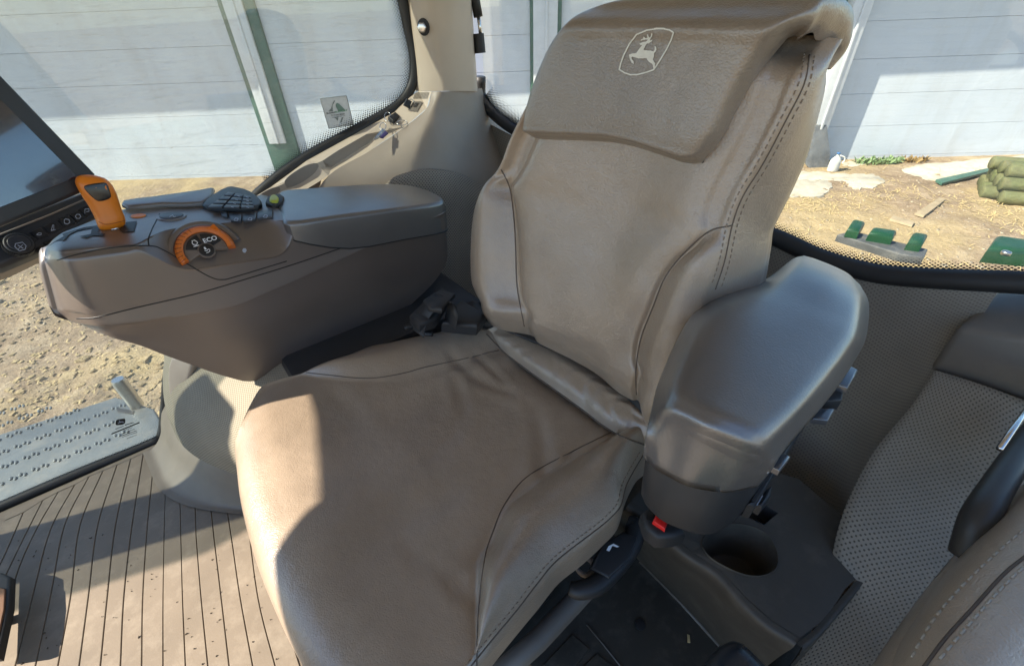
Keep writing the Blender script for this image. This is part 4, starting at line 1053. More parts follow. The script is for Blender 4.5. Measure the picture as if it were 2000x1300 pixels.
bt_=[(1253,950),(1274,1002),(1325,1031),(1386,1043),(1440,1012),(1500,930),(1570,830),(1625,730),(1620,660),(1500,680),(1390,740),(1310,840)]
r0=[pz(u,v,-.448) for u,v in tp_]; c0_=np.mean(r0,axis=0); rm_=[c0_+(a-c0_)*.965 for a in [pz(u,v+5,-.462) for u,v in tp_]]; r0=[c0_+(a-c0_)*.86+UZ*.02 for a in r0]; r1=[pz(u,v,-.535) for u,v in bt_]
V,F,_=loft([r0,rm_,[a*.5+b*.5 for a,b in zip(rm_,r1)],[a*.08+b*.92 for a,b in zip(rm_,r1)],[b*.97+np.mean(r1,axis=0)*.03-UZ*.008 for b in r1]],1,4); mk('armrest_base',V,F,M['black'],SEAT,sharp=60)
M['clip']=plastic('dark_satin_clip',(.06,.062,.068),.3,500,.15,.1,coat=.9,cr=.15)
for px,z,h in ((((1642,718),(1671,733),(1650,768),(1613,757)),-.47,.012),(((1612,770),(1640,772),(1634,800),(1598,802)),-.49,.02),(((1592,804),(1627,806),(1612,830),(1582,826)),-.485,.010),(((1588,787),(1597,789),(1580,822),(1573,815)),-.46,.012),(((1525,873),(1532,876),(1500,915),(1494,908)),-.46,.010),(((1524,892),(1540,900),(1518,928),(1499,918)),-.475,.010),(((1668,670),(1673,672),(1664,700),(1659,696)),-.455,.008)):
    V,F=pad([pz(u,v,z) for u,v in px],UZ,h,.003,3); mk('clip',V,F,M['clip' if h<.02 else 'black'],SEAT,sharp=50)
P=[(1470,1000),(1485,975),(1500,962),(1497,985),(1480,1006)]
V,F=pad([pz(u,v,-.56) for u,v in P],UZ,.02,.004); CLS=mk('armrest_bracket',V,F,M['black'],SEAT,sharp=50)
mark('arrow_mark',[[(1474,978),(1485,966),(1490,968),(1478,988)]],[],(pz(1480,975,-.538),UZ),M['greyprint'],CLS,.7)
V,F=pad([pz(u,v,-.545) for u,v in ((1448,1008),(1462,1012),(1500,950),(1645,712),(1632,706))],UZ,.03,.006); mk('armrest_rail',V,F,M['black'],SEAT,sharp=50)
# ---- red-button buckle below the armrest
BK=thing('belt_buckle','black seat belt buckle with a red release button beside the armrest base','buckle',pz(1290,1020,-.66))
zb=-.62
P=[pz(u,v,zb) for u,v in ((1252,1000),(1272,985),(1330,1018),(1340,1040),(1318,1047),(1285,1048),(1262,1030))]; V,F=pad([p-UZ*.03 for p in P],UZ,.03,.008,3); mk('buckle_body',V,F,M['rubber'],BK,sharp=60)
P=[pz(u,v,zb+.006) for u,v in ((1281,1004),(1304,1020),(1299,1034),(1275,1018))]; V,F=pad([p-UZ*.01 for p in P],UZ,.012,.003); mk('release_button',V,F,M['red'],BK,sharp=60)
P=[pz(u,v,zb+.002) for u,v in ((1262,1005),(1281,1003),(1274,1019),(1262,1015))]; V,F=pad(P,UZ,.001,.0004); mk('tongue_slot',V,F,M['ink'],BK,sharp=60)
# ------------------------------------------------------------------ right-hand control console
CON=thing('control_console','dark brown plastic control console with hinged armrest lid at the right of the seat','console',C(-.17,1.16,-.75))
ztop=lambda q: -.387+.147*(q+.18)
PN=unit(A(*(UZ-CF*.147))); PP=C(-.18,1.05,-.387)          # sloping deck plane
SL=.147
zseam=lambda q: float(np.interp(q,[-.6,-.325,-.17,.031,.132,.238,.27],[-.474,-.476,-.479,-.477,-.467,-.445,-.438]))
zbot=lambda q: float(np.interp(q,[-.60,-.585,-.56,-.534,-.44,-.351,-.17,-.03,.015,.06,.145,.221,.262],[-.56,-.585,-.625,-.655,-.702,-.742,-.755,-.752,-.742,-.70,-.585,-.468,-.455]))
qst=[-.597,-.592,-.58,-.56,-.52,-.44,-.35,-.26,-.20,-.17,-.14,-.09,-.03,.02,.05,.08,.10,.135,.165,.185,.20,.211,.218,.221]
rings=[]
for q in qst:
    zt=ztop(q); zs_=zseam(q); zb_=zbot(q)
    nose=sstep(.16,.2215,q); rear=1-sstep(-.597,-.565,q)
    r0=1.05+.065*nose**2.2+.035*rear**2; r1=1.30-.14*sstep(.06,.22,q)-.035*rear**2
    c=.012+.050*sstep(-.20,-.15,q)*(1-sstep(.035,.075,q))
    zt-=.018*nose**3
    if q<-.2: zt-=.050*sstep(.2,.22,-q)
    acc=zs_-.055*(1-abs(q+.03)/.5)
    acc=max(acc,zb_+.004)
    ring=[(r0+.10,zb_-.002),(r0+.022,zb_),(r0+.012,zb_+.004),(r0+.009,zb_*.5+acc*.5),(r0+.001,acc-.002),(r0-.002,acc+.003),(r0-.001,acc*.5+zs_*.5),(r0,zs_-.003),(r0,zs_+.003),(r0,zs_*.5+(zt-c)*.5),(r0,zt-c-.006),(r0+.003,zt-c+.002),(r0+c-.002,zt-.004),(r0+c+.006,zt),((r0+c)*.5+r1*.5,zt+.002),(r1-.012,zt-.001),(r1,zt-.012),(r1,zs_),(r1-.03,zb_+.01),(r1-.05,zb_)]
    rings.append([C(q+.034*nose*min(1,max(0,(zt-z)/.11)),r,z) for r,z in ring])
for f_,dq_ in ((.90,.005),(.6,.009),(.2,.010)):
    c_=np.mean(rings[len(qst)-1],axis=0); rings.append([c_+(a-c_)*f_+CF*dq_ for a in rings[len(qst)-1]])
V,F,_=loft(rings,3,3); BODY=mk('console_body',V,F,M['console'],CON,sharp=70)
KT=bvh(BODY)
seam('panel_gap',[(150,622),(190,619),(269,600),(385,573),(480,545),(577,515),(700,473),(790,445),(870,412)],KT,BODY,.0013,0,'ink')
seam('panel_gap',[(112,508),(154,496),(223,483),(292,480),(319,488),(365,515),(411,541),(435,546),(461,540),(560,510)],KT,BODY,.0012,0,'ink')
seam('panel_gap',[(291,480),(290,466),(298,445),(312,418)],KT,BODY,.0012,0,'ink')
# hinged lid
lidp=[(-.186,1.046),(-.30,1.046),(-.45,1.046),(-.56,1.050),(-.592,1.078),(-.602,1.14),(-.592,1.20),(-.565,1.25),(-.50,1.285),(-.40,1.30),(-.30,1.305),(-.235,1.30),(-.205,1.22),(-.188,1.12)]
lidt=[C(q,r,ztop(q)+.002) for q,r in lidp]
P=[C(q,r,ztop(q)-.036-.040*min(1,max(0,(-q-.186)/.06))) for q,r in lidp]
b_=crsub(P,3,True); t_=crsub(lidt,3,True); rg=[b_,b_*.5+(t_-PN*.008)*.5]
for k in range(6):
    a=math.pi/2*k/5; rg.append(inset(t_,PN,.011*(1-math.cos(a)))+PN*.011*(math.sin(a)-1)+PN*.006)
m_=len(b_); V=np.vstack(rg); F=gfaces(len(rg),m_,0,False,True)+[tuple(range(m_)),tuple(range((len(rg)-1)*m_,len(rg)*m_))]
LID=mk('armrest_lid',V,F,M['armpad'],CON,sharp=50)
V,F=tube([p-PN*.001 for p in b_],.0016,5,True); mk('panel_gap',V,F,M['ink'],CON)
# deck plane helpers
def dk(u,v,h=0.): return pp(u,v,PP+PN*h,PN)
# raised far deck strip and black keypad
P=[dk(u,v,.004) for u,v in ((243,399),(300,391),(390,378),(420,374),(398,402),(318,404),(252,410))]; V,F=pad(crsub(P,2,True),PN,.010,.005,3); mk('deck_ridge',V,F,M['console'],CON,sharp=60)
kp=[(397,409),(418,388),(446,373),(466,374),(492,382),(512,400),(505,411),(470,415),(430,414)]
P=[dk(u,v,.001) for u,v in kp]; V,F=pad(P,PN,.012,.005,3,2); KP=mk('keypad',V,F,M['keyblack'],CON,sharp=60)
def quad(px,h,n0,nm,mat,par,bev=.0012):
    P=[dk(u,v,h) for u,v in px]; V,F=pad(P,PN,n0,bev,2); return mk(nm,V,F,M[mat],par,sharp=50)
def lerp2(a,b,t): return (a[0]+(b[0]-a[0])*t,a[1]+(b[1]-a[1])*t)
TLk,TRk,BLk,BRk=(447,376),(490,384),(404,408),(500,409)
def kq(s0,s1,t0,t1):
    f=lambda s,t: lerp2(lerp2((TLk[0]+0,TLk[1]),TRk,s),lerp2(BLk,BRk,s),t)
    return [f(s0,t0),f(s1,t0),f(s1,t1),f(s0,t1)]
for i in range(3):
    for j in range(4):
        s0=(0,.33,.70)[i]; s1=(.29,.66,.97)[i]
        b_=quad(kq(s0,s1,j*.25+.02,j*.25+.21),.0135,.003,'key','key',KP)
        if i>0:
            c=np.mean(kq(s0,s1,j*.25+.02,j*.25+.21),axis=0); mark('key_mark',[],[([(c[0]-2,c[1]-.5),(c[0]+2,c[1]+.5)],.9)],(dk(c[0],c[1],.0166),PN),M['greyprint'],b_,.5,.0003)
# row of three switches by the keypad
for k,px in enumerate((((431,416),(446,418),(445,427),(434,424)),((447,420),(473,422),(472,436),(452,434)),((475,422),(502,419),(500,432),(476,436)),((504,417),(534,412),(532,427),(503,431)))):
    b_=quad(px,.0015,.005,'switch','key',CON)
    c=np.mean(px,axis=0)
    if k: mark('switch_mark',[],[([(c[0]-4,c[1]+2),(c[0]-1,c[1]-2),(c[0]+4,c[1]-1),(c[0]+3,c[1]+3),(c[0]-3,c[1]+3)],1.1)],(dk(c[0],c[1],.0066),PN),M['greyprint'],b_,.5,.0003)
# round touch button, orange hazard button
def disc(c,n,r1,h,bev=.002,ax=None,asp=1.,seg=24):
    n=unit(n); x=unit(np.cross(n,UZ)) if ax is None else ax; y=np.cross(n,x)
    return pad([c+(x*math.cos(a)+y*math.sin(a)*asp)*r1 for a in np.linspace(0,2*math.pi,seg,endpoint=False)],n,h,bev,3)
c=dk(336,425,.0005); V,F=disc(c,PN,.027,.004); mk('touch_button_ring',V,F,M['console'],CON,sharp=50)
V,F=disc(c+PN*.003,PN,.022,.003); tb=mk('touch_button',V,F,M['key'],CON,sharp=50)
mark('button_mark',[],[([(331,424),(337,420),(340,424),(343,423)],1.1)],(c+PN*.006,PN),M['greyprint'],tb,.5,.0004)
c=dk(271,424,.0); V,F=disc(c,PN,.016,.002,.001); mk('hazard_ring',V,F,M['ring'],CON,sharp=50)
V,F=disc(c+PN*.001,PN,.013,.003,.001); mk('hazard_button',V,F,M['orange'],CON,sharp=50)
# yellow flip lever beside the lid
P=[dk(u,v,.003) for u,v in ((520,403),(524,392),(548,386),(556,392),(553,403),(535,409))]; V,F=pad(P,PN,.012,.004,3); mk('lever_socket',V,F,M['black'],CON,sharp=60)
P=[dk(u,v,.012) for u,v in ((527,396),(530,388),(538,386),(545,391),(543,398),(534,399))]; V,F=pad(crsub(P,2,True),PN,.009,.004,3); mk('flip_lever',V,F,M['yellow'],CON,sharp=60)
# gear slot on the nose
for px in (((233,449),(247,435),(268,433),(262,453),(240,455)),((155,463),(178,458),(180,447),(195,443),(193,456),(207,457),(203,462),(180,461),(170,466)),((95,482),(112,470),(125,463),(122,458),(165,445),(196,441),(192,444),(150,452),(136,459),(128,468),(134,466),(137,463),(125,470))):
    T3=[]
    for u,v in px:
        p,n=hit(KT,u,v)
        if p is None: p=dk(u,v)
        T3.append(p)
    t=tessellate_polygon([[Vector(p) for p in T3]]); mk('gear_slot',[p+PN*.0015 for p in T3],[tuple(x) for x in t],M['ink'],CON,smooth=False)
# ---- speed dial
DN=unit(-CR*.72+UZ*.62-CF*.05); DP=pp(404,492,C(-.02,1.066,-.41),CR*-.72+UZ*.72)+DN*.004
dx=unit(np.cross(UZ,DN)); dy=np.cross(DN,dx)
if np.dot(dx,CF)>0: dx=-dx; 
dy=np.cross(DN,dx); 
if dy[2]<0: dy=-dy
def dpx(u,v,h=0.): return pp(u,v,DP+DN*h,DN)
c0=DP; 
def loc(p): d=p-c0; return float(np.dot(d,dx)),float(np.dot(d,dy))
def at(x,y,h): return c0+dx*x+dy*y+DN*h
R_out=abs(loc(dpx(342,470))[0])*1.04
Dh=math.hypot(*loc(dpx(404,433)))
RO_=max(Dh,.02); print('dial radius',RO_,R_out)
RO_=(Dh+R_out)/2
a0,a1=math.radians(-10),math.radians(196)
# hood, orange ring, bezel, segments
def ringsec(ri,ro,h0,h1,a0,a1,n,prof=None,rib=None):
    rr=[]
    for k in range(n+1):
        a=a0+(a1-a0)*k/n; ca,sa=math.cos(a),math.sin(a); ex=0 if rib is None else rib(a)
        pf_=[(ri,h0),(ri,h1-.002),(ri+.003,h1),((ri+ro)/2,h1+.001),(ro-.004,h1-.001+ex),(ro,h1-.007+ex*.4),(ro,h0)]
        rr.append([at(r*ca,r*sa,h) for r,h in pf_])
    return loft(rr,1,1)
V,F=ringsec(RO_*1.0,RO_*1.30,-.03,.002,a0+.25,a1-.3,40)[:2]; mk('dial_hood',V,F,M['console'],CON,sharp=60)
aK=math.radians(48)
rib=lambda a: (.0016*(math.sin(a*62)>0.2) if math.radians(98)<a<math.radians(190) else 0)+.021*math.exp(-((a-aK)/.13)**2)
DIAL=thing_part=None
V,F=ringsec(RO_*.72,RO_*.99,-.02,.013,a0,a1,180,None,rib)[:2]; DIAL=mk('speed_dial',V,F,M['orange2'],CON,sharp=40)
def sector(ri,ro,a,b,h,n=14):
    P=[at(ro*math.cos(t),ro*math.sin(t),h) for t in np.linspace(a,b,n)]+[at(ri*math.cos(t),ri*math.sin(t),h) for t in np.linspace(b,a,n)]
    return P
r=math.radians
RB=bvh(DIAL); mark('grip_lines',[],[([proj(at(RO_*.78*math.cos(r(g)),RO_*.78*math.sin(r(g)),.014)),proj(at(RO_*.99*math.cos(r(g)+.05),RO_*.99*math.sin(r(g)+.05),.012))],1.4) for g in range(102,192,11)],RB,plastic('rib_orange',(.22,.045,.004),.5),DIAL,.5,.0004)
P=sector(.004,RO_*.73,r(-14),r(198),-.003,40); V,F=pad(P,DN,.010,.002,2); DF=mk('dial_face',V,F,M['ring'],CON,sharp=50)
P=sector(RO_*.30,RO_*.64,r(94),r(160),.008); V,F=pad(P,DN,.003,.0008,2); b1=mk('dial_button',V,F,M['keyblack'],CON,sharp=50)
P=sector(RO_*.30,RO_*.64,r(18),r(86),.008); V,F=pad(P,DN,.003,.0008,2); b2=mk('dial_button',V,F,M['keyblack'],CON,sharp=50)
cb=dpx(405,495,.008); cb=at(0.0,-.002,.008); 
V,F=disc(cb,DN,RO_*.29,.004,.001,dx); mk('dial_button_ring',V,F,M['ring'],CON,sharp=50)
V,F=disc(cb+DN*.002,DN,RO_*.25,.004,.001,dx); b3=mk('dial_button',V,F,M['keyblack'],CON,sharp=50)
dpl=(at(0,0,.0112),DN)
def dmark(nm,polys,strokes,par,o,h=.0113,k=1.):
    cv=lambda x,y: proj(at(o[0]+x*k,o[1]+y*k,h))
    mark(nm,[[cv(*p) for p in P] for P in polys],[([cv(*p) for p in L],w) for L,w in strokes],(at(0,0,h),DN),M['white'],par,.45,.0003)
u_=RO_/60.
o1=(RO_*.44*math.cos(r(122)),RO_*.44*math.sin(r(122)))
dmark('engine_symbol',[],[([(-3*u_,5*u_),(3*u_,5*u_),(2.5*u_,3*u_),(5*u_,1*u_),(5*u_,-3*u_),(1*u_,-6*u_),(-4*u_,-4*u_),(-5*u_,0),(-3*u_,3*u_),(-3*u_,5*u_)],1.3),([(-5*u_,-8.5*u_),(5*u_,-8.5*u_)],1.8)],b1,o1)
o2=(RO_*.47*math.cos(r(48)),RO_*.47*math.sin(r(48)))
text('eco_text','ECO',at(o2[0]-RO_*.03,o2[1]-RO_*.10,.0114),dx,dy,RO_*.24,M['white'],b2,'CENTER',.02)
dmark('hand_symbol',[[(-3*u_,7*u_),(0,7*u_),(1*u_,1*u_),(-3*u_,1*u_)]],[([(-4*u_,-1*u_),(-1*u_,-3*u_),(3*u_,0),(6*u_,-2*u_),(4*u_,-6*u_),(0,-7*u_),(-3*u_,-7*u_)],1.2)],b3,(0,-.002),.0145)
tp,tn=hit(bvh(BODY,LID),477,489)
if tp is not None: mark('turtle_mark',[[(473,489),(475,485),(480,485),(482,489),(479,494),(475,493)]],[],(tp,tn),M['greyprint'],CON,.6,.0006)
# ---- orange shift lever
LEV=thing('shift_lever','orange T-shaped shift lever with a black thumb button on the console nose','lever',dk(222,447))
lb0=dk(220,446); vn=unit(-ray(200,400)); pl_=(lb0,unit(vn-UZ*vn[2]*.6))
def lp(u,v): return pp(u,v,*pl_)
sec=[((221,449),(17,3),.5),((220,441),(25,5),.72),((217,431),(27,6),.75),((212,418),(27,5),.75),((204,400),(30,2),.72),((196,384),(34,0),.68),((189,370),(37,-3),.66),((184,359),(36,-3),.66),((181,350),(31,-3),.6),((180,345),(23,-2),.5),((180,342),(9,-1),.3)]
rings=[]
for (u,v),(w,s),dpt in sec:
    c=lp(u,v); xr=lp(u+w,v-s*1.2)-c; n=pl_[1]; 
    rings.append([c+xr*math.copysign(abs(math.cos(a))**.75,math.cos(a))+n*np.linalg.norm(xr)*dpt*math.copysign(abs(math.sin(a))**.8,math.sin(a)) for a in np.linspace(0,2*math.pi,24,endpoint=False)])
V,F,_=loft(rings,4,1); HEAD=mk('lever_grip',V,F,M['orange'],LEV,sharp=80)
HT=bvh(HEAD)
bt=[(164,366),(170,361),(195,357),(208,358),(214,372),(217,384),(209,390),(192,393),(180,385),(170,375)]
T3=[]
for u,v in crsub(bt,2,True):
    p,n=hit(HT,u,v); T3.append(p if p is not None else lp(u,v)+pl_[1]*.03)
V,F=pad([p-pl_[1]*.003 for p in T3],pl_[1],.0055,.002,3); mk('thumb_button',V,F,M['blackgloss'],LEV,sharp=60)
L=drape([(193,433),(205,438),(222,436),(243,431)],HT,.0,5); V,F=tube(L,.0007,5); mk('grip_line',V,F,plastic('dark_orange',(.28,.06,.005),.5),HEAD)
V,F=tube([lp(222,447)-UZ*.03,lp(222,446),lp(220,440)],.013,12); mk('lever_shaft',V,F,M['chrome'],LEV)
# ------------------------------------------------------------------ display
MON=thing('touchscreen_monitor','dark tilted touchscreen display with a button strip below it at the console nose','monitor',C(.16,1.2,-.42))
m0=pr(185,338,1.20); m1=pp(0,145,C(.144,1.215,-.079),CR); m2=pz(0,440,-.285)
MN=unit(np.cross(m1-m0,m2-m0)); 
if np.dot(MN,-m0)<0: MN=-MN
def mp(u,v,h=0.): return pp(u,v,m0+MN*h,MN)
# full frame corners (extends past the picture edge)
e1=unit(mp(0,145)-mp(185,338)); e2=unit(mp(0,436)-mp(165,368))
k0=mp(188,340); k1=mp(170,372)
cor=[k0, k0+e1*.30, k0+e1*.30+e2*.36, k1+e2*.36+(k1-k0)*.2, k1]
V,F=pad([p-MN*.035 for p in cor],MN,.035,.008,4); mk('monitor_frame',V,F,M['bezel'],MON,sharp=50)
s0=mp(152,346); sc_=[s0,s0+e1*.255,s0+e1*.255+e2*.30,s0+e2*.30]
V,F=pad(sc_,MN,.0012,.0008,1); mk('screen',V,F,M['screen'],MON,smooth=False)
# button strip: plane tipped further back
e3=unit(mp(0,520)-mp(175,410)); KN=unit(MN+UZ*.45); kpz=pr(100,445,1.34)
def kpx(u,v,h=0.): return pp(u,v,kpz+KN*h,KN)
V,F=pad([kpx(u,v,-.04) for u,v in ((192,374),(-60,470),(-120,520),(-40,538),(5,533),(60,510),(112,486),(200,428))],KN,.04,.012,4); mk('keypad_housing',V,F,M['bezel'],MON,sharp=55)
V,F=pad([kpx(u,v,-.09) for u,v in ((180,440),(92,478),(10,526),(-60,545),(-60,572),(30,536),(78,512),(92,500))],KN,.05,.01,3); mk('housing_underside',V,F,M['tan2'],MON,sharp=60)
V,F=tube([kpx(u,v,.002) for u,v in ((170,388),(100,419),(-20,466))],.002,6); mk('trim_line',V,F,M['ring'],MON)
keys=[((38,466),(58,457),(72,470),(53,479)),((57,456),(78,445),(95,460),(76,468)),((84,444),(104,434),(120,447),(100,457)),((112,430),(134,421),(148,436),(128,444)),((136,421),(152,412),(168,424),(152,434)),((153,410),(172,402),(184,415),(170,424))]
sym=[[],[( -5,1),(-1,-2),(4,-2),(4,1),(-1,2),(-5,1)],[(-2,5),(1,-6),(3,-6),(3,3),(-2,5),(6,3)],[(-5,-3),(-5,3),(1,5),(6,2),(4,-4),(-3,-5),(-5,-3)],[(-5,0),(-2,-4),(3,-4),(6,0),(3,4),(-2,4),(-5,0)],[(-4,4),(-4,-4),(4,-5),(4,0),(-1,1)]]
for k,px in enumerate(keys):
    V,F=pad([kpx(u,v,.0005) for u,v in px],KN,.004,.0015,2); b_=mk('button',V,F,M['keyblack'],MON,sharp=50)
    c=np.mean(px,axis=0); L=[(c[0]+x,c[1]+y) for x,y in sym[k]] or [(c[0]+6*math.cos(t),c[1]+6*math.sin(t)) for t in np.linspace(0,5.6,12)]
    mark('button_symbol',[],[(L,1.3)],(kpx(c[0],c[1],.0046),KN),M['greyprint'],b_,.5,.0003)
for px in (((68,487),(84,477),(96,489),(78,499)),((84,475),(101,466),(112,478),(98,488))):
    V,F=pad([kpx(u,v,.0005) for u,v in px],KN,.003,.0015,2); mk('button',V,F,M['keyblack'],MON,sharp=50)
c=kpx(36,482,.0); xr=np.linalg.norm(kpx(66,482)-c)
mb=MB(); V,F=disc(c,KN,xr,.022,.003,None,1.,32); mb.add(V,F)
x_=unit(np.cross(KN,UZ)); y_=np.cross(KN,x_)
for k in range(44):
    a=2*math.pi*k/44; d=x_*math.cos(a)+y_*math.sin(a); mb.add(*boxv(c+d*(xr+.0008)+KN*.010,(d,np.cross(KN,d),KN),(.0012,.0013,.008)))
V,F=mb.V,mb.F; KNB=mk('rotary_knob',V,F,M['rubber'],MON,sharp=40)
V,F=disc(c+KN*.021,KN,xr*.74,.003,.001); kc=mk('knob_cap',V,F,M['key'],MON,sharp=50)
mark('knob_symbol',[],[([(30,476),(44,473),(51,480),(49,487),(38,490),(29,482),(30,476)],1.3),([(35,479),(45,485)],1.4),([(36,486),(44,478)],1.4)],(c+KN*.0242,KN),M['greyprint'],kc,.5,.0003)
# ------------------------------------------------------------------ keys on the shelf, stickers on the glass
SH2=bvh(bpy.data.objects['window_shelf'])
def onshelf(u,v):
    p,n=hit(SH2,u,v); return p if p is not None else pr(u,v,1.50)
K1=thing('key_fob','black headed key on a wire ring leaning on the window seal near the lock plate','key',onshelf(797,212))
b_=pr(797,202,1.515); n_=unit(-CR+UZ*.25)
V,F=pad([pp(u,v,b_,n_) for u,v in ((787,206),(793,193),(803,199),(798,212))],n_,.008,.002); mk('key_head',V,F,M['rubber'],K1,sharp=50)
V,F=tube([pp(803+6*math.cos(a),203+9*math.sin(a),b_+n_*.004,n_) for a in np.linspace(0,6.283,20,endpoint=False)],.0013,6,True); mk('key_ring',V,F,M['chrome'],K1)
K2=thing('key_bunch','bunch of keys with silver blade and wire rings lying in the shelf tray','keys',onshelf(765,240))
b_=onshelf(768,243)+UZ*.002; n_=unit(UZ-CR*.5)
V,F=pad([pp(u,v,b_,n_) for u,v in ((758,235),(772,225),(780,233),(768,243))],n_,.014,.004); mk('key_head',V,F,M['rubber'],K2,sharp=50)
V,F=pad([pp(u,v,b_,n_) for u,v in ((728,276),(747,253),(755,258),(738,272))],n_,.005,.001); mk('key_blade',V,F,M['chrome'],K2,sharp=50)
V,F=pad([pp(u,v,b_,n_) for u,v in ((742,270),(752,258),(758,262),(748,271))],n_,.006,.002); mk('key_tag',V,F,flat('violet_tag',(.05,.04,.14),.4),K2,sharp=50)
for cx,cy,a_,b2_ in ((757,228,6,9),(748,247,6,7),(785,240,10,5)):
    V,F=tube([pp(cx+a_*math.cos(a),cy+b2_*math.sin(a),b_+n_*.008,n_) for a in np.linspace(0,6.283,20,endpoint=False)],.0013,6,True); mk('key_ring',V,F,M['chrome'],K2)
gpn=(CR*(RG+.015),CR)
stp=[(625,193),(677,186),(690,243),(642,251)]
stp=[(625,193),(676.5,187),(690.5,243.5),(642,251)]
P=[pp(u,v,*gpn) for u,v in stp]
STK=thing('service_sticker','square clear grey service sticker with black and green lettering on the side window','sticker',P[3])
mk('sticker_film',[p for p in P],[(0,1,2,3)],M['stickerbg'],STK,smooth=False)
V,F=tube([p-CR*.0006 for p in P],.0012,5,True); mk('sticker_border',V,F,M['stickergrey'],STK)
gq=(CR*(RG+.014),CR)
z1=lambda P: [(610+x/15.29,175+y/15.29) for x,y in P]
mark('logo_shape',[z1([(650,320),(680,340),(600,480),(610,600),(620,660),(480,660),(560,560),(600,430)]),z1([(660,830),(780,830),(760,940)]),z1([(880,830),(930,830),(860,990),(825,1000)])],[],gq,M['stickergrey'],STK,.5,-.0004)
mark('logo_shape',[z1([(735,400),(790,420),(970,600),(960,640),(770,640),(700,500),(700,440)])],[],gq,flat('sticker_sage',(.17,.26,.21),.5),STK,.5,-.0004)
def stext(nm,body,a,b,hpx,mat,bold=.0):
    p0=pp(*z1([a])[0],*gq); p1=pp(*z1([b])[0],*gq); x=unit(p1-p0); L=np.linalg.norm(p1-p0); upv=unit(np.cross(x,CR)); 
    if upv[2]<0: upv=-upv
    o=text(nm,body,p0-CR*.0012,x,upv,1.,mat,STK,'LEFT',bold); me=o.data
    xs=[np.dot(A(*v.co)+ORG[STK]-(p0-CR*.0012),x) for v in me.vertices]; k=L/max(xs)
    for v in me.vertices:
        p=A(*v.co)+ORG[STK]-(p0-CR*.0012); v.co=Vector((p0-CR*.0012)+x*np.dot(p,x)*k+upv*np.dot(p,upv)*hpx-ORG[STK])
ph=lambda px: np.linalg.norm(pp(650,220,*gq)-pp(650,220+px,*gq))
stext('sticker_text','SLOAN',(425,735),(665,700),ph(3.9),M['ink'],.03)
stext('sticker_text','SUPPORT',(672,697),(1050,640),ph(4.2),M['stickergreen'],.02)
stext('sticker_text','317.693.8209',(560,800),(965,750),ph(4.4),M['ink'],.01)
stext('sticker_text','support@example.com'.replace('example','sloans'),(580,842),(985,785),ph(2.0),M['ink'],.02)
# printed glass mark low on the side window
z2=lambda P: [(170+x/8.125,720+y/8.125) for x,y in P]
GM=thing('window_marking','small black printed emblem and text rows etched low on the side window','glass marking',pp(235,850,*gq))
em=[(530+78*math.copysign(abs(math.cos(a))**.6,math.cos(a))+0*a,840+48*math.copysign(abs(math.sin(a))**.6,math.sin(a))-.22*78*math.cos(a)) for a in np.linspace(0,6.283,24,endpoint=False)]
mark('etched_badge',[z2(em)],[],gq,M['ink'],GM,.5,-.0003)
mark('badge_deer',[],[(z2([(495,858),(520,845),(555,836),(578,842)]),1.5),(z2([(528,842),(512,818)]),1.2)],gq,M['greyprint'],GM,.45,-.0008)
rows_=[((450,955),(580,905),1.3),((600,890),(740,848),1.5),((390,1030),(830,850),2.3),((560,985),(720,925),1.0),((555,1030),(760,950),1.0),((545,1060),(790,975),1.1),((560,1080),(800,1000),.9),((630,1105),(790,1045),.9)]
for a,b_,w in rows_:
    n=max(3,int(math.dist(a,b_)/26)); st_=[]
    for k in range(n):
        f0,f1=(k+.12)/n,(k+.8)/n; st_.append((z2([lerp2(a,b_,f0),lerp2(a,b_,f1)]),w))
    mark('etched_text',[],st_,gq,M['ink'],GM,.45,-.0003)
# ------------------------------------------------------------------ folded training seat at the near right
TR=thing('training_seat','grey-taupe perforated training seat with double stitched edge in the near right corner','seat',pz(1750,1290,-.9))
rows=[]
for L,q0 in (([(1826,722),(1880,738),(1950,762),(2030,792),(2100,815)],-1.0),([(1780,790),(1850,820),(1940,850),(2030,880),(2100,900)],-.955),([(1700,890),(1790,940),(1890,985),(2000,1020),(2100,1050)],-.86),([(1640,1020),(1750,1080),(1850,1130),(1960,1180),(2100,1230)],-.74),([(1600,1200),(1680,1230),(1770,1260),(1880,1290),(2000,1320)],-.63),([(1530,1325),(1620,1345),(1720,1370),(1800,1390),(1900,1410)],-.55)):
    rows.append([pf(u,v,q0-.004*abs(k-2)) for k,(u,v) in enumerate(L)])
M['fabric3']=dotmat('perforated_seat_vinyl',(.245,.215,.172),(.10,.088,.07),.0065,.22,.5)
sheet('seat_panel',rows,M['fabric3'],TR,6,5,back=-CF*.03-UZ*.03)
rows=[[(2070,880),(2000,944),(1918,1032),(1856,1108),(1796,1192),(1752,1262),(1728,1330)],[(2072,905),(2006,966),(1932,1046),(1868,1120),(1808,1202),(1766,1270),(1744,1330)],[(2090,985),(2024,1040),(1965,1105),(1903,1176),(1850,1240),(1812,1295),(1780,1350)],[(2120,1120),(2060,1150),(2030,1190),(1970,1250),(1920,1310),(1890,1360),(1870,1400)],[(2200,1200),(2150,1260),(2120,1300),(2080,1360),(2030,1420),(1990,1460),(1960,1500)]]
zz=[-.56,-.50,-.47,-.455,-.47]
M['leather3']=leather('edge_leather',(.40,.315,.235),.5,.3)
EDGE=sheet('seat_edge',[[pz(u,v,z) for u,v in r_] for r_,z in zip(rows,zz)],M['leather3'],TR,6,6,back=-UZ*.06)
ET=bvh(EDGE)
seam('seam',[(2005,1085),(1960,1122),(1900,1188),(1846,1248),(1800,1310)],ET,EDGE,.0016)
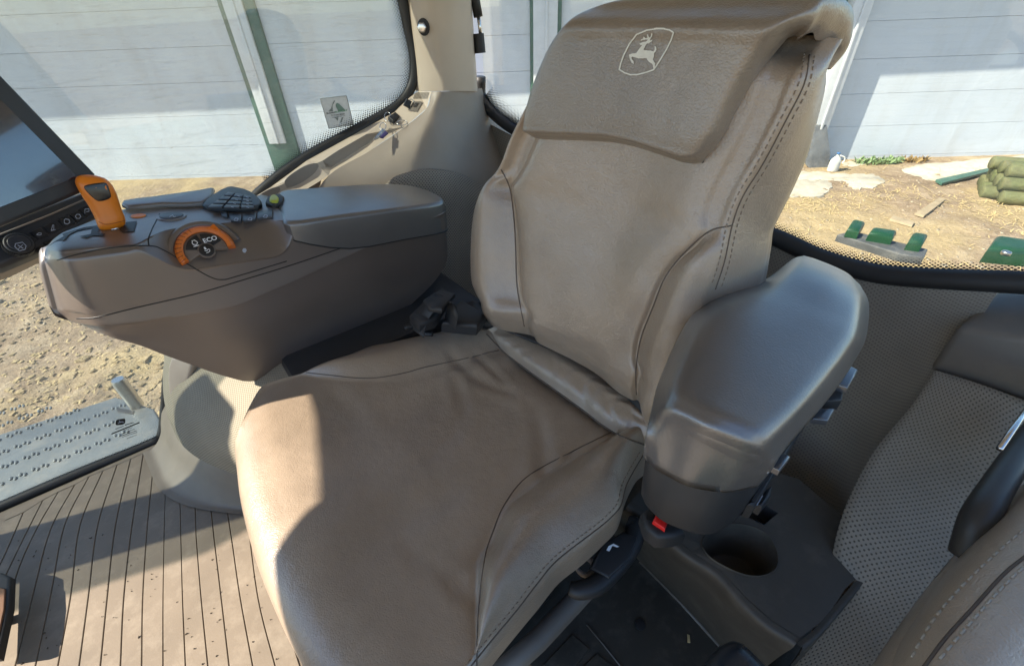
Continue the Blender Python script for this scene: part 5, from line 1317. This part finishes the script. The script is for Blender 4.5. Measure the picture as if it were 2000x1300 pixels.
stitches('stitching',[(2000,1034),(1962,1066),(1890,1134),(1830,1200),(1795,1255),(1770,1300)],ET,EDGE,.007,.005,.0013,'thread2') if 'thread2' in M else None
M['thread2']=flat('pale_thread',(.42,.37,.30),.7)
stitches('stitching',[(1998,1036),(1962,1066),(1890,1134),(1832,1200),(1797,1255),(1775,1300)],ET,EDGE,.007,.005,.0012,'thread2')
stitches('stitching',[(2010,1098),(1966,1138),(1908,1202),(1860,1258),(1825,1300)],ET,EDGE,.007,.005,.0012,'thread2')
V,F=tube([pz(2110,720,-.52),pz(2060,790,-.52),pz(1995,880,-.51),pz(1945,955,-.51),pz(1912,1015,-.52),pz(1885,1085,-.56)],[.014,.014,.015,.016,.018,.016],16,False,5); M['satin']=plastic('satin_black_frame',(.045,.043,.04),.42,500,.15,.1); mk('frame_tube',V,F,M['satin'],TR)
V,F=tube([pz(2040,752,-.47),pz(1990,822,-.465),pz(1952,876,-.46)],.0035,6); mk('highlight_strip',V,F,M['chrome'],TR)  # bright strip put in for the highlight along the frame tube
# rounded black handle at the bottom edge
kz=-.62
GH=thing('grab_handle','rounded glossy black grab handle at the bottom edge beside the dark floor','handle',pz(1440,1310,kz-.05))
rings=[]
for f,z in ((1.06,-.07),(1.04,-.04),(1.0,-.018),(.92,-.004),(.75,.004),(.4,.008),(.1,.0085)):
    cpt=np.mean([pz(u,v,kz) for u,v in ((1370,1310),(1420,1243),(1470,1256),(1520,1310),(1440,1400))],axis=0)
    L=[pz(u,v,kz) for u,v in crsub([(1362,1320),(1396,1268),(1422,1246),(1448,1248),(1478,1272),(1515,1318),(1520,1400),(1440,1450),(1350,1400)],3,True)]
    rings.append([cpt+(p-cpt)*f+UZ*z for p in L])
V,F,_=loft(rings,1,1); M['handle']=plastic('blue_black_plastic',(.02,.024,.03),.3,300,.2,.1); mk('handle_body',V,F,M['handle'],GH)
# ------------------------------------------------------------------ steering wheel (its shadow falls on seat and mat)
SWc=C(.74,.60,-.30); swn=unit(-CF*.55+UZ*.83); sx=CR; sy=np.cross(swn,sx)
SW=thing('steering_wheel','black steering wheel on its column in front of the seat','steering wheel',SWc-UZ*.5)
V,F=tube([SWc+(sx*math.cos(a)+sy*math.sin(a))*.20 for a in np.linspace(0,6.283,40,endpoint=False)],.017,10,True); mk('wheel_rim',V,F,M['rubber'],SW)
for a in (0,math.pi,-math.pi/2):
    V,F=tube([SWc+(sx*math.cos(a)+sy*math.sin(a))*d-swn*.02 for d in (.03,.2)],.016,8); mk('spoke',V,F,M['rubber'],SW)
V,F=disc(SWc-swn*.03,swn,.055,.03,.008); mk('hub',V,F,M['rubber'],SW)
V,F=tube([SWc-swn*.02,SWc-swn*.3,C(1.0,.6,ZF)],.05,10); mk('column',V,F,M['black'],SW)
# ------------------------------------------------------------------ lift everything so the yard lies at z = 0
for o in list(sc.objects):
    if o.parent is None: o.location.z+=CAMH
# ------------------------------------------------------------------ camera
cd=bpy.data.cameras.new('camera'); cd.sensor_width=36; cd.lens=FPX/2000*36; cd.clip_start=.02; cd.clip_end=500
cam=bpy.data.objects.new('camera',cd); COL.objects.link(cam)
m=Matrix.Identity(4)
for i,ax in enumerate((RX,UX,-FW)):
    for k in range(3): m[k][i]=float(ax[k])
m.translation=Vector((0,0,CAMH)); cam.matrix_world=m; sc.camera=cam
# ------------------------------------------------------------------ light
SUN=unit(A(.953,.303,-.92))
w=bpy.data.worlds.new('World'); sc.world=w; w.use_nodes=True; nt=w.node_tree; nt.nodes.clear()
sk_=nt.nodes.new('ShaderNodeTexSky'); sk_.sky_type='NISHITA'; sk_.sun_disc=False; sk_.sun_elevation=math.asin(-SUN[2]); sk_.sun_rotation=math.atan2(-SUN[0],-SUN[1])%(2*math.pi); sk_.dust_density=.15; sk_.ozone_density=3.
bg=nt.nodes.new('ShaderNodeBackground'); bg.inputs[1].default_value=.12; wo=nt.nodes.new('ShaderNodeOutputWorld')
nt.links.new(sk_.outputs[0],bg.inputs[0]); nt.links.new(bg.outputs[0],wo.inputs[0])
sd=bpy.data.lights.new('sun','SUN'); sd.energy=5.0; sd.angle=math.radians(.53); sd.color=(1,.90,.76)
so=bpy.data.objects.new('sun',sd); COL.objects.link(so); so.rotation_euler=Vector(SUN).to_track_quat('-Z','Y').to_euler(); so.location=(-6,-2,8)
vs=sc.view_settings; vs.view_transform='Standard'; vs.look='None'; vs.exposure=1.42; vs.gamma=1; vs.use_curve_mapping=False
sc.render.engine='CYCLES'; cy=sc.cycles; cy.use_denoising=True; cy.max_bounces=10; cy.diffuse_bounces=5; cy.glossy_bounces=4; cy.transparent_max_bounces=16; cy.sample_clamp_indirect=8
